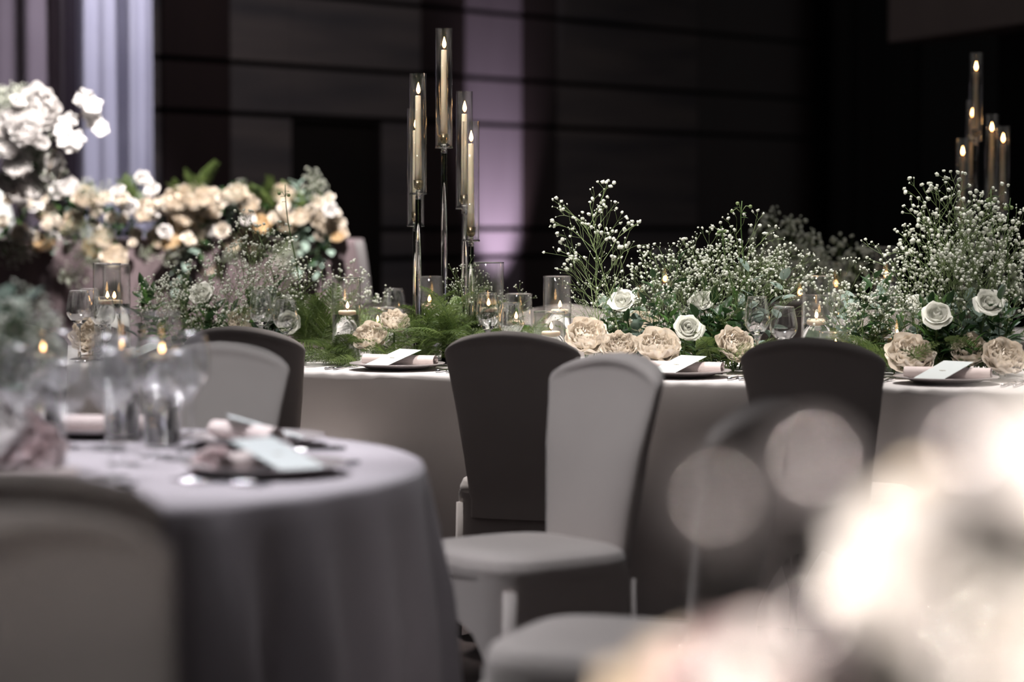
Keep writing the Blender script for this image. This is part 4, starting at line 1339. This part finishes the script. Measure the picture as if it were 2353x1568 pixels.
# ------------------------------------------------------------------ things on the round table
def rpol(ang, r):
    a = math.radians(ang)
    return (RC.x + r * math.cos(a), RC.y + r * math.sin(a))
seats = [(77.6, 'on the round table behind its glasses'), (36.7, 'on the round table before the pale chair'), (-20, 'on the round table at its right front edge'), (-74, 'on the round table behind the dark chair back')]
for ang, wh in seats:
    c = rpol(ang, .64)
    rz = math.radians(ang) + PI / 2
    setting(c, rz, TZ + .0005, wh, 'on the round table', True, ang in (36.7, -20), True)
gw = 'wine glasses on the round table'
RG = [(rpol(60, .40), 'w'), (rpol(50, .34), 's'), (rpol(70, .33), 't'), (rpol(20, .36), 'w'), (rpol(8, .40), 's'), (rpol(30, .46), 't'), (rpol(-42, .42), 'w'), (rpol(-52, .36), 's'), (rpol(100, .42), 'w'), (rpol(110, .36), 't'), (rpol(-8, .30), 't'), (rpol(86, .40), 's'), (rpol(-80, .42), 'w'), (rpol(-66, .36), 't'), (rpol(-100, .40), 's')]
for (x, y), k in RG:
    an = math.degrees(math.atan2(y - RC.y, x - RC.x))
    wh = 'before the pale chair' if -20 < an < 40 else 'before the grey chair' if 40 <= an < 80 else 'at the left edge, behind the candles' if an >= 80 else 'near its right front edge' if an > -60 else 'behind the dark chair back'
    wine_glass((x, y, TZ + .0005), 'blurred wine glass on the round table, ' + wh, gw, 'c' + k)
for (px, py, k, sc) in [(20, 1020, 'pink', 1.1), (70, 1050, 'pink', 1.0), (10, 1070, 'peony', .9), (-20, 980, 'white', 1.1), (100, 1062, 'white', .6), (490, 1070, 'pink', .6)]:
    D = 4.75 if px < 300 else 4.7
    bg_flower(k, P(px, py, D), (R.uniform(-.2, .5), -1, .8), sc, 'lying on the round table at the left edge' if px < 300 else 'lying on the near plate of the round table', 'pale flowers on the round table')
for px, py in [(30, 670), (60, 690), (90, 680), (20, 720), (80, 730), (50, 750), (100, 710), (0, 650)]:
    spray(P(px - 40, 960, 4.85), P(px, py, 4.8), "very blurred baby's breath spray rising from the round table at the left edge", "baby's breath on the round table", GYD)
for i in range(6):
    sprig(P(-20 + R.uniform(-20, 20), 980, 4.9), P(R.uniform(-10, 90), R.uniform(680, 800), 4.85), 'euc', 'very blurred grey-green sprig rising from the round table at the left edge', 'sprigs on the round table', 8, 'eucalyptus_sprig', 1.0)
gt = 'tea light glasses on the round table'
for x, y in [(-.87, 5.38), (-.76, 5.24), (-1.03, 5.30)]:
    vase((x, y, TZ + .0005), .042, .29, .19, 'blurred small glass cylinder with a candle on the round table', gt, 'blurred candle flame among the round table glasses')

# ------------------------------------------------------------------ near table (bottom right, far out of focus)
round_table(FC, .9, 'near round table under the bottom right of the photo')
round_cloth('round_tablecloth', FC, .9, 'cloth', 'white cloth of the near table at the bottom right, far out of focus', 12)
gn = 'pale flowers on the near table'
for k, px, py, D, sc in [('white', 2150, 1250, 1.35, .75), ('peony', 2210, 1220, 1.4, .85), ('peony', 2320, 1240, 1.35, 1.0), ('white', 2260, 1310, 1.3, .9), ('peony', 2400, 1190, 1.4, .9), ('white', 2370, 1330, 1.3, .9), ('peony', 2170, 1330, 1.45, .7), ('white', 2420, 1000, 1.3, .6), ('peony', 2230, 1150, 1.45, .7), ('white', 2300, 1160, 1.5, .8), ('peony', 2240, 1370, 1.4, .8), ('white', 2360, 1260, 1.45, 1.0), ('peony', 2110, 1290, 1.5, .7),
                         ('pink', 2120, 1590, 1.45, .9), ('pink', 1990, 1610, 1.5, .9), ('white', 1880, 1630, 1.5, 1.0), ('pink', 1730, 1650, 1.7, 1.0), ('peony', 1560, 1660, 1.8, 1.0)]:
    py += 70 if py < 1450 else 0
    bg_flower(k, P(px, py, D), (R.uniform(-.4, .2), -1, R.uniform(.5, 1.4)), sc, ('in the huge soft bouquet, ' + ('upper' if py < 1330 else 'lower') + (' left' if px < 2250 else ' right') + ' part') if py < 1450 else 'in the huge soft bouquet at the right edge' if py < 1450 else 'low in the soft foreground at the bottom ' + ('right' if px > 1900 else 'middle'), gn)
for i in range(12):
    px, py = R.uniform(2180, 2400), R.uniform(1380, 1500)
    sprig(P(px, py + 160, 1.45), P(px + R.uniform(-60, 60), py, 1.35), R.choice(('mid', 'mid', 'dark')), 'blurred green sprig under the soft bouquet at the right edge', 'sprigs on the near table', 7, 'leafy_sprig', 1.0)
bv = P(2240, 1500, 1.42)
bowl = MB().lathe([(0, 0), (.06, 0), (.07, .01), (.10, .08), (.11, .16), (.105, .165), (.095, .09), (.06, .015), (0, .012)], 28).build('flower_bowl', 'card')
bowl.location = (bv.x, bv.y, TZ)
tag(bowl, 'white bowl carrying the soft bouquet below the right edge of the photo', 'bowl')
def glint_stand(c, label):  # invented stand; its knob only supplies glints for the soft discs
    h = c.z - TZ
    t = thing('added_glint_stand', label, 'glint_stand', (c.x, c.y, TZ + .0005), 0, 'added glint stands on the near table')
    MB().lathe([(0, 0), (.05, 0), (.05, .006), (.02, .014), (.008, .03), (0, .03)], 28).build('base', 'solid', t)
    MB().lathe([(0, .03), (.007, .03), (.006, h - .02), (0, h - .02)], 16).build('stem', 'solid', t)
    MB().lathe([(.016 * math.sin(k * PI / 10), h - .016 * math.cos(k * PI / 10)) for k in range(11)], 20).build('knob', 'glint', t)
for px, py, D, lab in [(1640, 1180, 1.04, 'left of three soft light discs'), (1862, 1090, 1.06, 'under the upper soft light disc'), (1862, 1462, 1.06, 'under the bright low light disc'), (2215, 1060, 1.05, 'left of the right edge bouquet')]:
    glint_stand(P(px, py, D), 'added glint stand lost in the foreground blur, ' + lab)
for px, D in [(545, 1.6)]:
    c = P(px, 1400, D)
    if (Vector((c.x, c.y)) - FC).length < .85:
        wine_glass((c.x, c.y, TZ + .0005), 'wine glass lost in the foreground blur at the bottom', 'wine glasses on the near table', 'w')
